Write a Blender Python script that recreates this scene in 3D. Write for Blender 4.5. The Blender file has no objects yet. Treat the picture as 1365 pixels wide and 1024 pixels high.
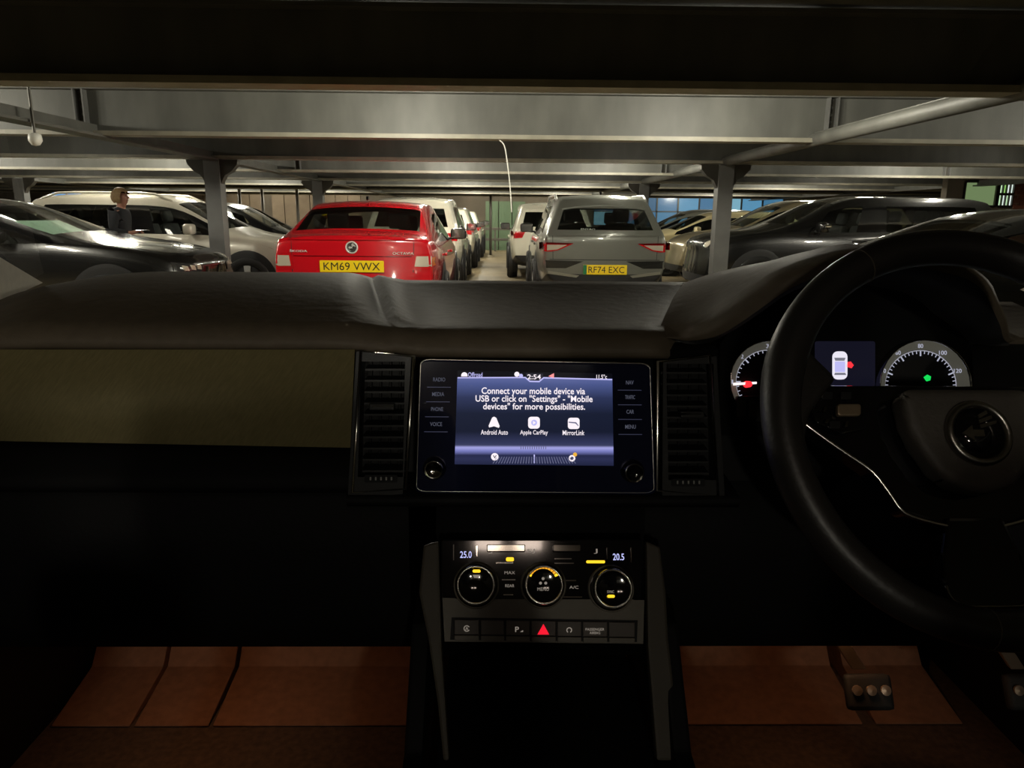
import bpy, bmesh, math, random
from math import sin, cos, tan, pi, radians, sqrt, atan2
from mathutils import Vector as V, Matrix as M4
from mathutils.bvhtree import BVHTree
random.seed(7)
SC = bpy.context.scene
COL = SC.collection

# ------------------------------------------------------------------ camera
EYE = V((0, 0, 1.30))
FPX, CX, CY = 980.0, 682.5, 512.0
PITCH, YAW, ROLL = radians(12.8), radians(1.0), radians(0.5)
cd = bpy.data.cameras.new('camera')
cd.sensor_width = 36.0
cd.lens = FPX / 1365.0 * 36.0
cd.clip_start = 0.02
cd.clip_end = 200
cam = bpy.data.objects.new('camera', cd)
COL.objects.link(cam)
FW = V((sin(YAW) * cos(PITCH), cos(YAW) * cos(PITCH), -sin(PITCH)))
R0 = V((cos(YAW), -sin(YAW), 0))
U0 = R0.cross(FW)
RT = R0 * cos(ROLL) + U0 * sin(ROLL)
UP = -R0 * sin(ROLL) + U0 * cos(ROLL)
mw = M4((RT, UP, -FW)).transposed().to_4x4()
mw.translation = EYE
cam.matrix_world = mw
SC.camera = cam

# ------------------------------------------------------------------ view, world, light
SC.view_settings.view_transform = 'Standard'
SC.view_settings.look = 'None'
SC.view_settings.exposure = 0.0
SC.view_settings.gamma = 1.0
SC.view_settings.use_curve_mapping = False
W = bpy.data.worlds.new('world')
SC.world = W
W.use_nodes = True
W.node_tree.nodes['Background'].inputs[0].default_value = (0.55, 0.75, 1.0, 1)
W.node_tree.nodes['Background'].inputs[1].default_value = 0.3
LAMP_COL = (1.0, 0.93, 0.78)
LAMP_W = 62.0
FOOT_W = 0.22


def ray(px, py):
    return FW + RT * ((px - CX) / FPX) - UP * ((py - CY) / FPX)


def P(px, py, Y):
    d = ray(px, py)
    return EYE + d * (Y / d.y)


# ------------------------------------------------------------------ materials
MATS = {}


def srgb(r, g, b):
    def f(c):
        c /= 255.0
        return c / 12.92 if c <= 0.04045 else ((c + 0.055) / 1.055) ** 2.4
    return (f(r), f(g), f(b))


def mat(name, col, rough=0.5, metal=0.0, emit=None, es=1.0, coat=0.0, noise=0.0, scale=20.0, bump=0.0, spec=0.5, stretch=None):
    if name in MATS:
        return MATS[name]
    m = bpy.data.materials.new(name)
    m.use_nodes = True
    nt = m.node_tree
    b = nt.nodes['Principled BSDF']
    b.inputs['Base Color'].default_value = (*col, 1)
    b.inputs['Roughness'].default_value = rough
    b.inputs['Metallic'].default_value = metal
    b.inputs['Coat Weight'].default_value = coat
    b.inputs['Coat Roughness'].default_value = 0.04
    b.inputs['Specular IOR Level'].default_value = spec
    if emit:
        b.inputs['Emission Color'].default_value = (*emit, 1)
        b.inputs['Emission Strength'].default_value = es
    if noise or bump:
        tc = nt.nodes.new('ShaderNodeTexCoord')
        mp = nt.nodes.new('ShaderNodeMapping')
        nt.links.new(tc.outputs['Object'], mp.inputs[0])
        if stretch:
            mp.inputs['Scale'].default_value = stretch[:3]
            if len(stretch) > 3:
                mp.vector_type = 'TEXTURE'
                mp.inputs['Rotation'].default_value = (0, stretch[3], 0)
        tx = nt.nodes.new('ShaderNodeTexNoise')
        tx.inputs['Scale'].default_value = scale
        tx.inputs['Detail'].default_value = 5
        nt.links.new(mp.outputs[0], tx.inputs['Vector'])
        if noise:
            rp = nt.nodes.new('ShaderNodeValToRGB')
            rp.color_ramp.elements[0].position = 0.3
            rp.color_ramp.elements[1].position = 0.7
            rp.color_ramp.elements[0].color = (*[c * (1 - noise) for c in col], 1)
            rp.color_ramp.elements[1].color = (*[min(1, c * (1 + noise)) for c in col], 1)
            nt.links.new(tx.outputs[0], rp.inputs[0])
            nt.links.new(rp.outputs[0], b.inputs['Base Color'])
        if bump:
            bp = nt.nodes.new('ShaderNodeBump')
            bp.inputs['Strength'].default_value = bump
            bp.inputs['Distance'].default_value = 0.002
            nt.links.new(tx.outputs[0], bp.inputs['Height'])
            nt.links.new(bp.outputs[0], b.inputs['Normal'])
    MATS[name] = m
    return m


def glass(name, tint, rough=0.0, ior=1.5, refl=1.0):
    if name in MATS:
        return MATS[name]
    m = bpy.data.materials.new(name)
    m.use_nodes = True
    nt = m.node_tree
    nt.nodes.remove(nt.nodes['Principled BSDF'])
    out = nt.nodes['Material Output']
    t = nt.nodes.new('ShaderNodeBsdfTransparent')
    t.inputs[0].default_value = (*tint, 1)
    g = nt.nodes.new('ShaderNodeBsdfGlossy')
    g.inputs['Roughness'].default_value = rough
    g.inputs['Color'].default_value = (refl, refl, refl, 1)
    f = nt.nodes.new('ShaderNodeFresnel')
    # thin pane: the same reflectance from both faces
    ge = nt.nodes.new('ShaderNodeNewGeometry')
    mx = nt.nodes.new('ShaderNodeMix')
    mx.inputs[2].default_value = ior
    mx.inputs[3].default_value = 1.0 / ior
    nt.links.new(ge.outputs['Backfacing'], mx.inputs[0])
    nt.links.new(mx.outputs[0], f.inputs[0])
    x = nt.nodes.new('ShaderNodeMixShader')
    nt.links.new(f.outputs[0], x.inputs[0])
    nt.links.new(t.outputs[0], x.inputs[1])
    nt.links.new(g.outputs[0], x.inputs[2])
    nt.links.new(x.outputs[0], out.inputs[0])
    MATS[name] = m
    return m


def brick_mat(name, c1, c2, mortar, scale):
    m = bpy.data.materials.new(name)
    m.use_nodes = True
    nt = m.node_tree
    b = nt.nodes['Principled BSDF']
    b.inputs['Roughness'].default_value = 0.9
    tc = nt.nodes.new('ShaderNodeTexCoord')
    mp = nt.nodes.new('ShaderNodeMapping')
    mp.inputs['Rotation'].default_value = (pi / 2, 0, 0)
    br = nt.nodes.new('ShaderNodeTexBrick')
    br.inputs['Color1'].default_value = (*c1, 1)
    br.inputs['Color2'].default_value = (*c2, 1)
    br.inputs['Mortar'].default_value = (*mortar, 1)
    br.inputs['Scale'].default_value = scale
    nt.links.new(tc.outputs['Object'], mp.inputs[0])
    nt.links.new(mp.outputs[0], br.inputs['Vector'])
    nt.links.new(br.outputs[0], b.inputs['Base Color'])
    MATS[name] = m
    return m


# ------------------------------------------------------------------ object helpers
def obj(name, bm, m, parent=None, smooth=False, world=False, label=None, recalc=True):
    if recalc:
        bmesh.ops.recalc_face_normals(bm, faces=bm.faces)
    if world and parent is not None:
        root = parent
        while root.parent:
            root = root.parent
        bm.transform(root.matrix_basis.inverted())
    me = bpy.data.meshes.new(name)
    bm.to_mesh(me)
    bm.free()
    if isinstance(m, str):
        m = MATS[m]
    if m:
        me.materials.append(m)
    if smooth:
        for p in me.polygons:
            p.use_smooth = True
    o = bpy.data.objects.new(name, me)
    COL.objects.link(o)
    if parent:
        o.parent = parent
    if label:
        o['label'] = label
    return o


def tag(o, label, cat, group=None, kind=None):
    o['label'] = label
    o['category'] = cat
    if group:
        o['group'] = group
    if kind:
        o['kind'] = kind
    return o


def thing(name, label, cat, loc=(0, 0, 0), rotz=0, group=None, kind=None):
    o = bpy.data.objects.new(name, None)
    o.empty_display_size = 0.1
    COL.objects.link(o)
    o.location = loc
    o.rotation_euler = (0, 0, rotz)
    return tag(o, label, cat, group, kind)


def add_box(bm, c, s, rot=None):
    g = bmesh.ops.create_cube(bm, size=1.0)
    mt = M4.Translation(c) @ (rot.to_4x4() if rot else M4()) @ M4.Diagonal((*s, 1))
    bmesh.ops.transform(bm, matrix=mt, verts=g['verts'])
    return g['verts']


def box(c, s, bev=0.0, seg=2, rot=None):
    bm = bmesh.new()
    add_box(bm, c, s, rot)
    if bev:
        bmesh.ops.bevel(bm, geom=bm.edges[:], offset=bev, segments=seg, affect='EDGES', profile=0.6)
    return bm


def add_prism(bm, pts, d):
    """pts: closed loop of Vectors, d: extrusion vector"""
    a = [bm.verts.new(p) for p in pts]
    b = [bm.verts.new(p + d) for p in pts]
    n = len(pts)
    fs = [bm.faces.new(a), bm.faces.new(b[::-1])]
    for i in range(n):
        fs.append(bm.faces.new((a[i], b[i], b[(i + 1) % n], a[(i + 1) % n])))
    return fs


def prism(pts, d, bev=0.0, seg=2):
    bm = bmesh.new()
    add_prism(bm, [V(p) for p in pts], V(d))
    bmesh.ops.recalc_face_normals(bm, faces=bm.faces)
    if bev:
        bmesh.ops.bevel(bm, geom=bm.edges[:], offset=bev, segments=seg, affect='EDGES', profile=0.6)
    return bm


def add_tube(bm, pts, r, n=8, closed=False):
    pts = [V(p) for p in pts]
    rings = []
    N = len(pts)
    prev = None
    for i, p in enumerate(pts):
        a = pts[i - 1] if (i > 0 or closed) else p
        b = pts[(i + 1) % N] if (i < N - 1 or closed) else p
        t = (b - a)
        t.normalize()
        ref = prev if prev is not None else (V((0, 0, 1)) if abs(t.z) < 0.9 else V((1, 0, 0)))
        x = ref - t * ref.dot(t)
        x.normalize()
        prev = x
        y = t.cross(x)
        rr = r[i] if isinstance(r, (list, tuple)) else r
        rings.append([bm.verts.new(p + (x * cos(2 * pi * k / n) + y * sin(2 * pi * k / n)) * rr) for k in range(n)])
    for i in range(N if closed else N - 1):
        A, B = rings[i], rings[(i + 1) % N]
        for k in range(n):
            bm.faces.new((A[k], A[(k + 1) % n], B[(k + 1) % n], B[k]))
    if not closed:
        bm.faces.new(rings[0][::-1])
        bm.faces.new(rings[-1])


def tube(pts, r, n=8, closed=False):
    bm = bmesh.new()
    add_tube(bm, pts, r, n, closed)
    return bm


def lathe(prof, c, ax, n=32):
    """prof: (radius, height along ax) list; c centre; ax axis"""
    bm = bmesh.new()
    ax = V(ax).normalized()
    x = ax.orthogonal().normalized()
    y = ax.cross(x)
    rings = []
    for r, h in prof:
        if r < 1e-6:
            rings.append([bm.verts.new(c + ax * h)])
        else:
            rings.append([bm.verts.new(c + ax * h + (x * cos(2 * pi * k / n) + y * sin(2 * pi * k / n)) * r) for k in range(n)])
    for A, B in zip(rings, rings[1:]):
        for k in range(n):
            k2 = (k + 1) % n
            if len(A) == 1 and len(B) == 1:
                continue
            if len(A) == 1:
                bm.faces.new((A[0], B[k], B[k2]))
            elif len(B) == 1:
                bm.faces.new((A[k], A[k2], B[0]))
            else:
                bm.faces.new((A[k], A[k2], B[k2], B[k]))
    return bm


def grid(rows):
    bm = bmesh.new()
    vs = [[bm.verts.new(p) for p in r] for r in rows]
    for a, b in zip(vs, vs[1:]):
        for i in range(len(a) - 1):
            bm.faces.new((a[i], a[i + 1], b[i + 1], b[i]))
    return bm


def crom(pts, n):
    """Catmull-Rom through pts, n samples per span"""
    pts = [V(p) for p in pts]
    out = []
    for i in range(len(pts) - 1):
        p0 = pts[i - 1] if i else pts[0] * 2 - pts[1]
        p1, p2 = pts[i], pts[i + 1]
        p3 = pts[i + 2] if i + 2 < len(pts) else pts[-1] * 2 - pts[-2]
        for k in range(n):
            t = k / n
            out.append(0.5 * ((2 * p1) + (p2 - p0) * t + (2 * p0 - 5 * p1 + 4 * p2 - p3) * t * t + (3 * p1 - p0 - 3 * p2 + p3) * t ** 3))
    out.append(pts[-1])
    return out


def text_bm(txt, width, height, bold=0.0, depth=0.0, align='C'):
    """text mesh in the xy-plane, fitted to width x height, centred"""
    cu = bpy.data.curves.new('t', 'FONT')
    cu.body = txt
    cu.offset = bold
    cu.resolution_u = 3
    cu.fill_mode = 'FRONT'
    ob = bpy.data.objects.new('t', cu)
    me = bpy.data.meshes.new_from_object(ob)
    bm = bmesh.new()
    bm.from_mesh(me)
    bpy.data.objects.remove(ob)
    bpy.data.curves.remove(cu)
    bpy.data.meshes.remove(me)
    if not bm.verts:
        return bm
    xs = [v.co.x for v in bm.verts]
    ys = [v.co.y for v in bm.verts]
    w, h = max(xs) - min(xs), max(ys) - min(ys)
    sx, sy = width / w, (height / h if height else width / w)
    for v in bm.verts:
        v.co.x = (v.co.x - (max(xs) + min(xs)) / 2) * sx
        v.co.y = (v.co.y - (max(ys) + min(ys)) / 2) * sy
        v.co.z = 0
    if depth:
        r = bmesh.ops.extrude_face_region(bm, geom=bm.faces[:])
        for v in r['geom']:
            if isinstance(v, bmesh.types.BMVert):
                v.co.z += depth
    return bm


def frame_mat(o, ex, ey):
    n = ex.cross(ey)
    m = M4((ex, ey, n)).transposed().to_4x4()
    m.translation = o
    return m


def rrect(x0, y0, x1, y1, r, n=4):
    pts = []
    for cx, cy, a0 in ((x1 - r, y0 + r, -90), (x1 - r, y1 - r, 0), (x0 + r, y1 - r, 90), (x0 + r, y0 + r, 180)):
        for k in range(n + 1):
            a = radians(a0 + 90 * k / n)
            pts.append((cx + r * cos(a), cy + r * sin(a)))
    return pts


class Plane:
    """A flat face of the place; features on it are read off where a sight line meets it."""
    def __init__(s, o, n, ex=None):
        s.o, s.n = V(o), V(n).normalized()
        ex = V(ex) if ex else V((1, 0, 0))
        s.ex = (ex - s.n * ex.dot(s.n)).normalized()
        s.ey = s.n.cross(s.ex)

    def at(s, px, py, off=0.0):
        d = ray(px, py)
        t = (s.o + s.n * off - EYE).dot(s.n) / d.dot(s.n)
        return EYE + d * t

    def loc(s, px, py, off=0.0):
        p = s.at(px, py, off) - s.o
        return V((p.dot(s.ex), p.dot(s.ey), off))

    def w(s, x, y, off=0.0):
        return s.o + s.ex * x + s.ey * y + s.n * off

    def flat(s, name, pts, m, parent, off=0.0, th=0.001, bev=0.0, label=None):
        bm = prism([s.at(x, y, off) for x, y in pts], s.n * th, bev)
        return obj(name, bm, m, parent, world=True, label=label)

    def text(s, name, txt, px, py, wpx, hpx, m, parent, off=0.002, bold=0.0, label=None):
        c = s.at(px, py, off)
        w = (s.at(px + wpx / 2, py, off) - s.at(px - wpx / 2, py, off)).length
        h = (s.at(px, py + hpx / 2, off) - s.at(px, py - hpx / 2, off)).length
        bm = text_bm(txt, w, h, bold, 0.0004)
        bm.transform(frame_mat(c, s.ex, s.ey))
        return obj(name, bm, m, parent, world=True, label=label)

    def pxlen(s, px, py, d):
        return (s.at(px + d, py) - s.at(px, py)).length

    def lathe(s, name, prof, px, py, m, parent, off=0.0, n=32, smooth=True, label=None):
        k = s.pxlen(px, py, 1.0)
        bm = lathe([(r * k, h) for r, h in prof], s.at(px, py, off), s.n, n)
        return obj(name, bm, m, parent, world=True, smooth=smooth, label=label)


# colours
mat('deck', srgb(92, 92, 86), 0.9, noise=0.25, scale=3)
mat('floor', srgb(126, 112, 84), 0.55, noise=0.25, scale=1.2, bump=0.1)
mat('steel_lit_edge', srgb(138, 134, 120), 0.5, noise=0.15, scale=6)
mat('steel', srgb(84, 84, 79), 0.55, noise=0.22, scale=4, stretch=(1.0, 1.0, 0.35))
mat('steel_col', srgb(100, 100, 98), 0.4, noise=0.15, scale=4)
mat('bolt', srgb(74, 72, 66), 0.5, 0.6)
mat('wall', srgb(88, 80, 68), 0.9, noise=0.3, scale=1.0)
mat('lamp_body', srgb(220, 220, 215), 0.5)
mat('lamp_on', (1, 1, 1), 0.5, emit=LAMP_COL, es=25.0)
mat('white_plastic', srgb(230, 228, 220), 0.4)
mat('rubber', (0.012, 0.012, 0.012), 0.75)
mat('black_trim', (0.012, 0.012, 0.013), 0.45)
mat('gloss_black', (0.004, 0.004, 0.005), 0.08, coat=0.6)
mat('satin_chrome', (0.9, 0.88, 0.80), 0.22, 1.0)
mat('chrome', (0.85, 0.84, 0.80), 0.08, 1.0)
mat('alloy', (0.55, 0.55, 0.53), 0.35, 0.4)
mat('lining', (0.02, 0.02, 0.02), 0.8)
mat('seat_grey', (0.035, 0.035, 0.036), 0.8)
glass('tint', (0.34, 0.37, 0.35))
glass('dark_tint', (0.10, 0.11, 0.11))
glass('clear_glass', (0.72, 0.77, 0.74))
glass('screen_glass', (0.95, 0.97, 0.96), refl=0.55)
mat('lamp_red', srgb(190, 18, 26), 0.12, coat=1.0)
mat('lamp_dark_red', srgb(90, 8, 12), 0.12, coat=1.0)
mat('lamp_clear', srgb(215, 205, 185), 0.15, 0.3, coat=1.0)
mat('lamp_amber', srgb(230, 120, 30), 0.15, coat=1.0)
mat('lamp_smoke', (0.06, 0.06, 0.06), 0.1, 0.4, coat=1.0)
mat('badge_silver', (0.75, 0.75, 0.72), 0.35, 0.4)
mat('plate_yellow', srgb(250, 215, 20), 0.4)
mat('plate_green', srgb(20, 120, 70), 0.4)
mat('plate_black', (0.006, 0.006, 0.006), 0.5)
mat('paper', srgb(190, 200, 190), 0.7)
mat('sheet_green', srgb(190, 225, 195), 0.6)

# ------------------------------------------------------------------ garage: shell
def struct(name, bm, m, label=None, cat=None):
    o = obj(name, bm, m)
    o['kind'] = 'structure'
    if label:
        o['label'] = label
        o['category'] = cat
    return o


XL, XR, YB, YF = -24.0, 26.0, -9.0, 30.0
struct('floor', box(((XL + XR) / 2, (YB + YF) / 2, -0.1), (XR - XL, YF - YB, 0.2)), 'floor', 'brown concrete floor of the car park', 'floor')
struct('ceiling', box(((XL + XR) / 2, (YB + YF) / 2, 2.57), (XR - XL, YF - YB, 0.2)), 'deck', 'dark underside of the car park deck above the beams', 'ceiling')
struct('wall_left', box((XL - 0.1, (YB + YF) / 2, 1.235), (0.2, YF - YB, 2.47)), 'wall', 'dim side wall beyond the dark saloon', 'wall')
struct('wall_right', box((XR + 0.1, (YB + YF) / 2, 1.235), (0.2, YF - YB, 2.47)), 'wall', 'dim side wall beyond the black off-roader', 'wall')
struct('wall_front', box(((XL + XR) / 2, YB - 0.1, 1.235), (XR - XL, 0.2, 2.47)), 'wall', 'dim wall behind the viewer', 'wall')
# back wall with openings
OPEN = [(-17.6, -16.4, 1.85, 2.3), (3.7, 11.3, 1.0, 2.12)]
bm = bmesh.new()
xs = XL
for (a, b, z0, z1) in OPEN:
    add_box(bm, ((xs + a) / 2, YF + 0.1, 1.235), (a - xs, 0.2, 2.47))
    add_box(bm, ((a + b) / 2, YF + 0.1, z0 / 2), (b - a, 0.2, z0))
    add_box(bm, ((a + b) / 2, YF + 0.1, (z1 + 2.47) / 2), (b - a, 0.2, 2.47 - z1))
    xs = b
add_box(bm, ((xs + XR) / 2, YF + 0.1, 1.235), (XR - xs, 0.2, 2.47))
back = struct('wall_back', bm, 'wall', 'brown far wall with lit windows behind the parked cars', 'wall')
brick_mat('brick', srgb(128, 74, 58), srgb(104, 62, 50), srgb(120, 108, 92), 3.0)
for k, (a, b) in enumerate(((13.6, 15.6), (16.2, 16.9))):
    o = struct('trim_%d' % (k + 1), box(((a + b) / 2, YF - 0.06, 1.235), (b - a, 0.12, 2.47)), 'brick', ('broad' if k == 0 else 'narrow') + ' red brick pier against the far wall', 'brick pier')
# windows
def window(n, rect, cols, rows, glows, label, es, YF=YF):
    a, b, z0, z1 = rect
    w = thing('window_%d' % n, label, 'window', ((a + b) / 2, YF, z0), kind='structure')
    fw_ = 0.06 if (b - a) / cols > 0.2 else 0.018
    bm = bmesh.new()
    for i in range(cols + 1):
        add_box(bm, (a + (b - a) * i / cols, YF + 0.05, (z0 + z1) / 2), (fw_, 0.1, z1 - z0))
    for j in range(rows + 1):
        add_box(bm, ((a + b) / 2, YF + 0.05, z0 + (z1 - z0) * j / rows), (b - a, 0.1, 0.05))
    obj('window_frame', bm, 'bolt', w, world=True)
    for i in range(cols):
        for j in range(rows):
            g = glows[random.randrange(len(glows))]
            x0, x1 = a + (b - a) * i / cols, a + (b - a) * (i + 1) / cols
            y0, y1 = z0 + (z1 - z0) * j / rows, z0 + (z1 - z0) * (j + 1) / rows
            key = 'pane_%d_%d_%d' % g
            mat(key, (0.05, 0.05, 0.05), 0.2, emit=srgb(*g), es=es)
            obj('pane', box(((x0 + x1) / 2, YF + 0.06, (y0 + y1) / 2), (x1 - x0 - fw_ * 0.8, 0.02, y1 - y0 - 0.04)), key, w, world=True)


window(1, OPEN[0], 2, 1, [(70, 150, 235), (90, 165, 240)], 'small blue lit window high behind the white crossover', 1.0)
window(2, OPEN[1], 9, 2, [(66, 118, 158), (92, 152, 190), (54, 98, 132), (128, 182, 204), (70, 124, 160)], 'long blue daylit window band behind the parked row', 0.9)
PY = 15.6
bm = bmesh.new()
zz = ((9.25, 9.62, 0, 0), (9.62, 10.32, 1.60, 2.10), (10.32, 10.36, 0, 0), (10.36, 10.66, 1.60, 2.10))
for (a, b, z0, z1) in zz:
    if z1 == 0:
        add_box(bm, ((a + b) / 2, PY + 0.1, 1.235), (b - a, 0.2, 2.47))
    else:
        add_box(bm, ((a + b) / 2, PY + 0.1, z0 / 2), (b - a, 0.2, z0))
        add_box(bm, ((a + b) / 2, PY + 0.1, (z1 + 2.47) / 2), (b - a, 0.2, 2.47 - z1))
struct('wall_side', bm, 'wall', 'short plastered wall holding the barred window', 'wall')
bw = struct('trim_11', box(((10.66 + XR) / 2, PY + 0.1, 1.235), (XR - 10.66, 0.2, 2.47)), 'brick', 'red brick wall beside the barred window', 'brick wall')
mat('brick_a', srgb(134, 76, 58), 0.9, noise=0.2, scale=30)
mat('brick_b', srgb(112, 64, 52), 0.9, noise=0.2, scale=30)
bms = []
for mm_ in ('brick_a', 'brick_b'):
    t_ = obj('brick', box((0, 0, 0), (0.21, 0.03, 0.062)), mm_, bw)
    bms.append(t_)
nb_ = 0
for r_ in range(12):
    for c_ in range(8):
        p_ = (10.80 + 0.222 * c_ + (0.111 if r_ % 2 else 0), PY - 0.004, 1.30 + 0.073 * r_)
        o_ = bms[nb_ % 2] if nb_ < 2 else bms[random.randrange(2)].copy()
        if nb_ >= 2:
            COL.objects.link(o_)
            o_.parent = bw
        o_.location = p_
        nb_ += 1
window(3, (9.62, 10.32, 1.60, 2.10), 1, 1, [(128, 150, 104)], 'plain pale green lit opening beside the barred window', 0.75, PY)
window(4, (10.36, 10.66, 1.60, 2.10), 4, 2, [(235, 250, 240), (200, 235, 190), (245, 255, 250), (150, 205, 110)], 'bright barred window beside the brick wall', 1.1, PY)

# ------------------------------------------------------------------ beams, columns
BZ0, BZ1 = 2.02, 2.45
COLX = [P(291, 300, 10.29).x, P(961, 300, 10.29).x]
SPAN = COLX[1] - COLX[0]
BY = [7.41 + 2.884 * (k - 4) for k in range(12)]


def ibeam_x(y, x0, x1):
    bm = bmesh.new()
    c = (x0 + x1) / 2
    add_box(bm, (c, y, (BZ0 + BZ1) / 2), (x1 - x0, 0.014, BZ1 - BZ0 - 0.02))
    add_box(bm, (c, y, BZ1 - 0.011), (x1 - x0, 0.20, 0.022))
    return bm


ORD = ['first', 'second', 'third', 'fourth', 'fifth', 'sixth', 'seventh', 'eighth']
for k, y in enumerate(BY):
    if y < 5 and k < 2:
        continue
    n = k - 4
    lab = ('%s grey steel cross beam ahead, counted outward from the bonnet' % ORD[n]) if n >= 0 else 'grey steel cross beam just ' + ('behind the seats' if n == -2 else 'over the bonnet')
    b = thing('ceiling_beam', lab, 'beam', (0, y, BZ0), kind='structure')
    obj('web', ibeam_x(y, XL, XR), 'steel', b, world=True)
    obj('bottom_flange', box(((XL + XR) / 2, y, BZ0 + 0.02), (XR - XL, 0.20, 0.04)), 'steel_lit_edge', b, world=True)  # paler than the web to stand in for the lit lower edge
    if n == 0:
        sx = [P(106, 150, y).x, P(1100, 155, y).x]
    elif n == 2:
        sx = [P(395, 226, y).x, P(880, 235, y).x, P(1255, 240, y).x]
    else:
        sx = []
    for s in sx:
        pl = obj('splice_plate', box((s, y - 0.03, 2.245), (0.012, 0.12, 0.38)), 'steel_col', b, world=True)
        obj('splice_plate', box((s + 0.085, y - 0.03, 2.245), (0.012, 0.12, 0.38)), 'steel_col', b, world=True)
        obj('cover_plate', box((s + 0.043, y - 0.014, 2.245), (0.074, 0.012, 0.36)), 'bolt', b, world=True)
        if n == 0:
            for q in range(6):
                obj('bolt_head', lathe([(0, 0.014), (0.013, 0.014), (0.015, 0)], V((s + 0.043, y - 0.02, 2.08 + 0.066 * q)), (0, -1, 0), 6), 'steel', b, world=True)

for i, x in enumerate((COLX[0] - SPAN, COLX[0], COLX[1], COLX[1] + SPAN)):
    nm = ['beside the dark saloon', 'above the white crossover', 'above the black off-roader', 'beside the bright barred window'][i]
    g = thing('ceiling_girder', 'long grey girder running away ' + nm, 'girder', (x, 12, BZ0), kind='structure')
    bm = bmesh.new()
    y0, y1 = -8.8, 29.8
    add_box(bm, (x, (y0 + y1) / 2, BZ0 + 0.05), (0.012, y1 - y0, 0.1))
    obj('web', bm, 'steel', g, world=True)
    if i == 2:
        obj('flange', tube([(x, y0, BZ0 + 0.03), (x, y1, BZ0 + 0.03)], 0.062, 14), 'steel', g, world=True, smooth=True)
    else:
        obj('flange', box((x, (y0 + y1) / 2, BZ0 - 0.006), (0.19, y1 - y0, 0.028), 0.006), 'steel', g, world=True)


def column(x, y, lab):
    c = thing('column', lab, 'column', (x, y, 0), kind='structure')
    bm = bmesh.new()
    add_box(bm, (x, y, 1.0), (0.014, 0.18, 2.0))
    for s in (-1, 1):
        add_box(bm, (x, y + 0.09 * s, 1.0), (0.205, 0.018, 2.0))
    obj('shaft', bm, 'steel_col', c, world=True)
    for s in (-1, 1):
        obj('side_plate', box((x + 0.095 * s, y, 0.97), (0.012, 0.16, 1.94)), 'steel_col', c, world=True)
        pts = [V((x + q * s, y - 0.06, BZ0 - d)) for q, d in ((0.1, 0.01), (0.34, 0.01), (0.33, 0.07), (0.25, 0.16), (0.16, 0.21), (0.1, 0.32))]
        obj('bracket', prism(pts, V((0, 0.12, 0))), 'bolt', c, world=True)
    obj('base_plate', box((x, y, 0.012), (0.4, 0.4, 0.024)), 'steel_col', c, world=True)


column(COLX[0], 10.29, 'grey steel column in front of the white crossover')
column(COLX[1], 10.29, 'grey steel column in front of the black off-roader')
column(COLX[0], 16.06, 'far steel column rising beyond the red car roof')
column(COLX[1], 16.06, 'far steel column beyond the grey crossover roof')
column(P(28, 250, 16.06).x, 16.06, 'far steel column above the dark saloon roof')

# ------------------------------------------------------------------ lamps of the garage
def lamp(x, y, lab, power=1.0, along_x=False):
    L = thing('ceiling_lamp', lab, 'ceiling lamp', (x, y, 2.36), group='strip lamps between the beams')
    sx, sy = (1.3, 0.13) if along_x else (0.13, 1.3)
    obj('housing', box((x, y, 2.415), (sx, sy, 0.1), 0.01), 'lamp_body', L, world=True)
    obj('diffuser', box((x, y, 2.352), (sx * 0.96 if along_x else 0.09, 0.09 if along_x else sy * 0.96, 0.03), 0.008), 'lamp_on', L, world=True)
    for q in (-0.42, 0, 0.42):
        ld = bpy.data.lights.new('tube_light', 'POINT')
        ld.shadow_soft_size = 0.06
        ld.energy = LAMP_W * power
        ld.color = LAMP_COL
        lo = bpy.data.objects.new('tube_light', ld)
        COL.objects.link(lo)
        lo.parent = L
        lo.location = (q if along_x else 0, 0 if along_x else q, -0.11)


XN = {-9.0: 'far over the dark saloon side', -5.8: 'added for light over the gap beside the red liftback', -0.9: 'over the middle bays', 1.0: 'in line with the driver', 1.9: 'added for light over the grey crossover side', 7.2: 'over the black off-roader side'}  # the liftback-gap and grey-crossover columns are added to brighten the cars
for y, yn, pw in ((-5.6, 'behind the rear seats', 0.65), (5.9, 'before the first cross beam', 0.66), (8.85, 'past the first cross beam, added as fill', 0.03), (11.75, 'past the second cross beam', 0.7), (14.6, 'past the third cross beam, added as fill', 0.1), (17.5, 'past the fourth cross beam', 0.8), (23.3, 'past the sixth cross beam', 0.8), (28.2, 'by the far wall, added to brighten it', 0.7)):  # rows between the lit bays and at the far wall are added fill
    for x in ((-9.0, -5.8, -0.9, 1.9, 7.2) if y > 0 else (-0.9, 1.0)):
        lamp(x, y, 'white strip lamp %s %s' % (XN[x], yn), pw * (2.0 if y == 5.9 and abs(x) > 7 else 1.0))

# ------------------------------------------------------------------ cars
def lerp(a, b, t):
    return a + (b - a) * t


def ring_pts(kind, yl, yb, yt, zs, zb, zt, w, wr):
    zm = zs + (zb - zs) * 0.5
    p = [(0, yl, zs), (w * 0.8, yl, zs), (w * 0.965, lerp(yl, yb, 0.05), zs + 0.12), (w, lerp(yl, yb, 0.4), zm), (w * 0.99, lerp(yl, yb, 0.8), zb - 0.09), (w * 0.945, yb, zb)]
    if kind == 'g':
        p += [(wr + 0.035, lerp(yb, yt, 0.9), zt - 0.10), (wr, yt, zt - 0.045), (wr * 0.90, yt, zt - 0.03), (wr * 0.45, yt, zt - 0.005), (0, yt, zt)]
    else:
        for f, zz in ((0.90, 0.30), (0.80, 0.5), (0.66, 0.7), (0.36, 0.93), (0, 1.0)):
            p.append((w * f, lerp(yb, yt, 1 - f * f), lerp(zb, zt, zz)))
    return [V(q) for q in p]


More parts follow.
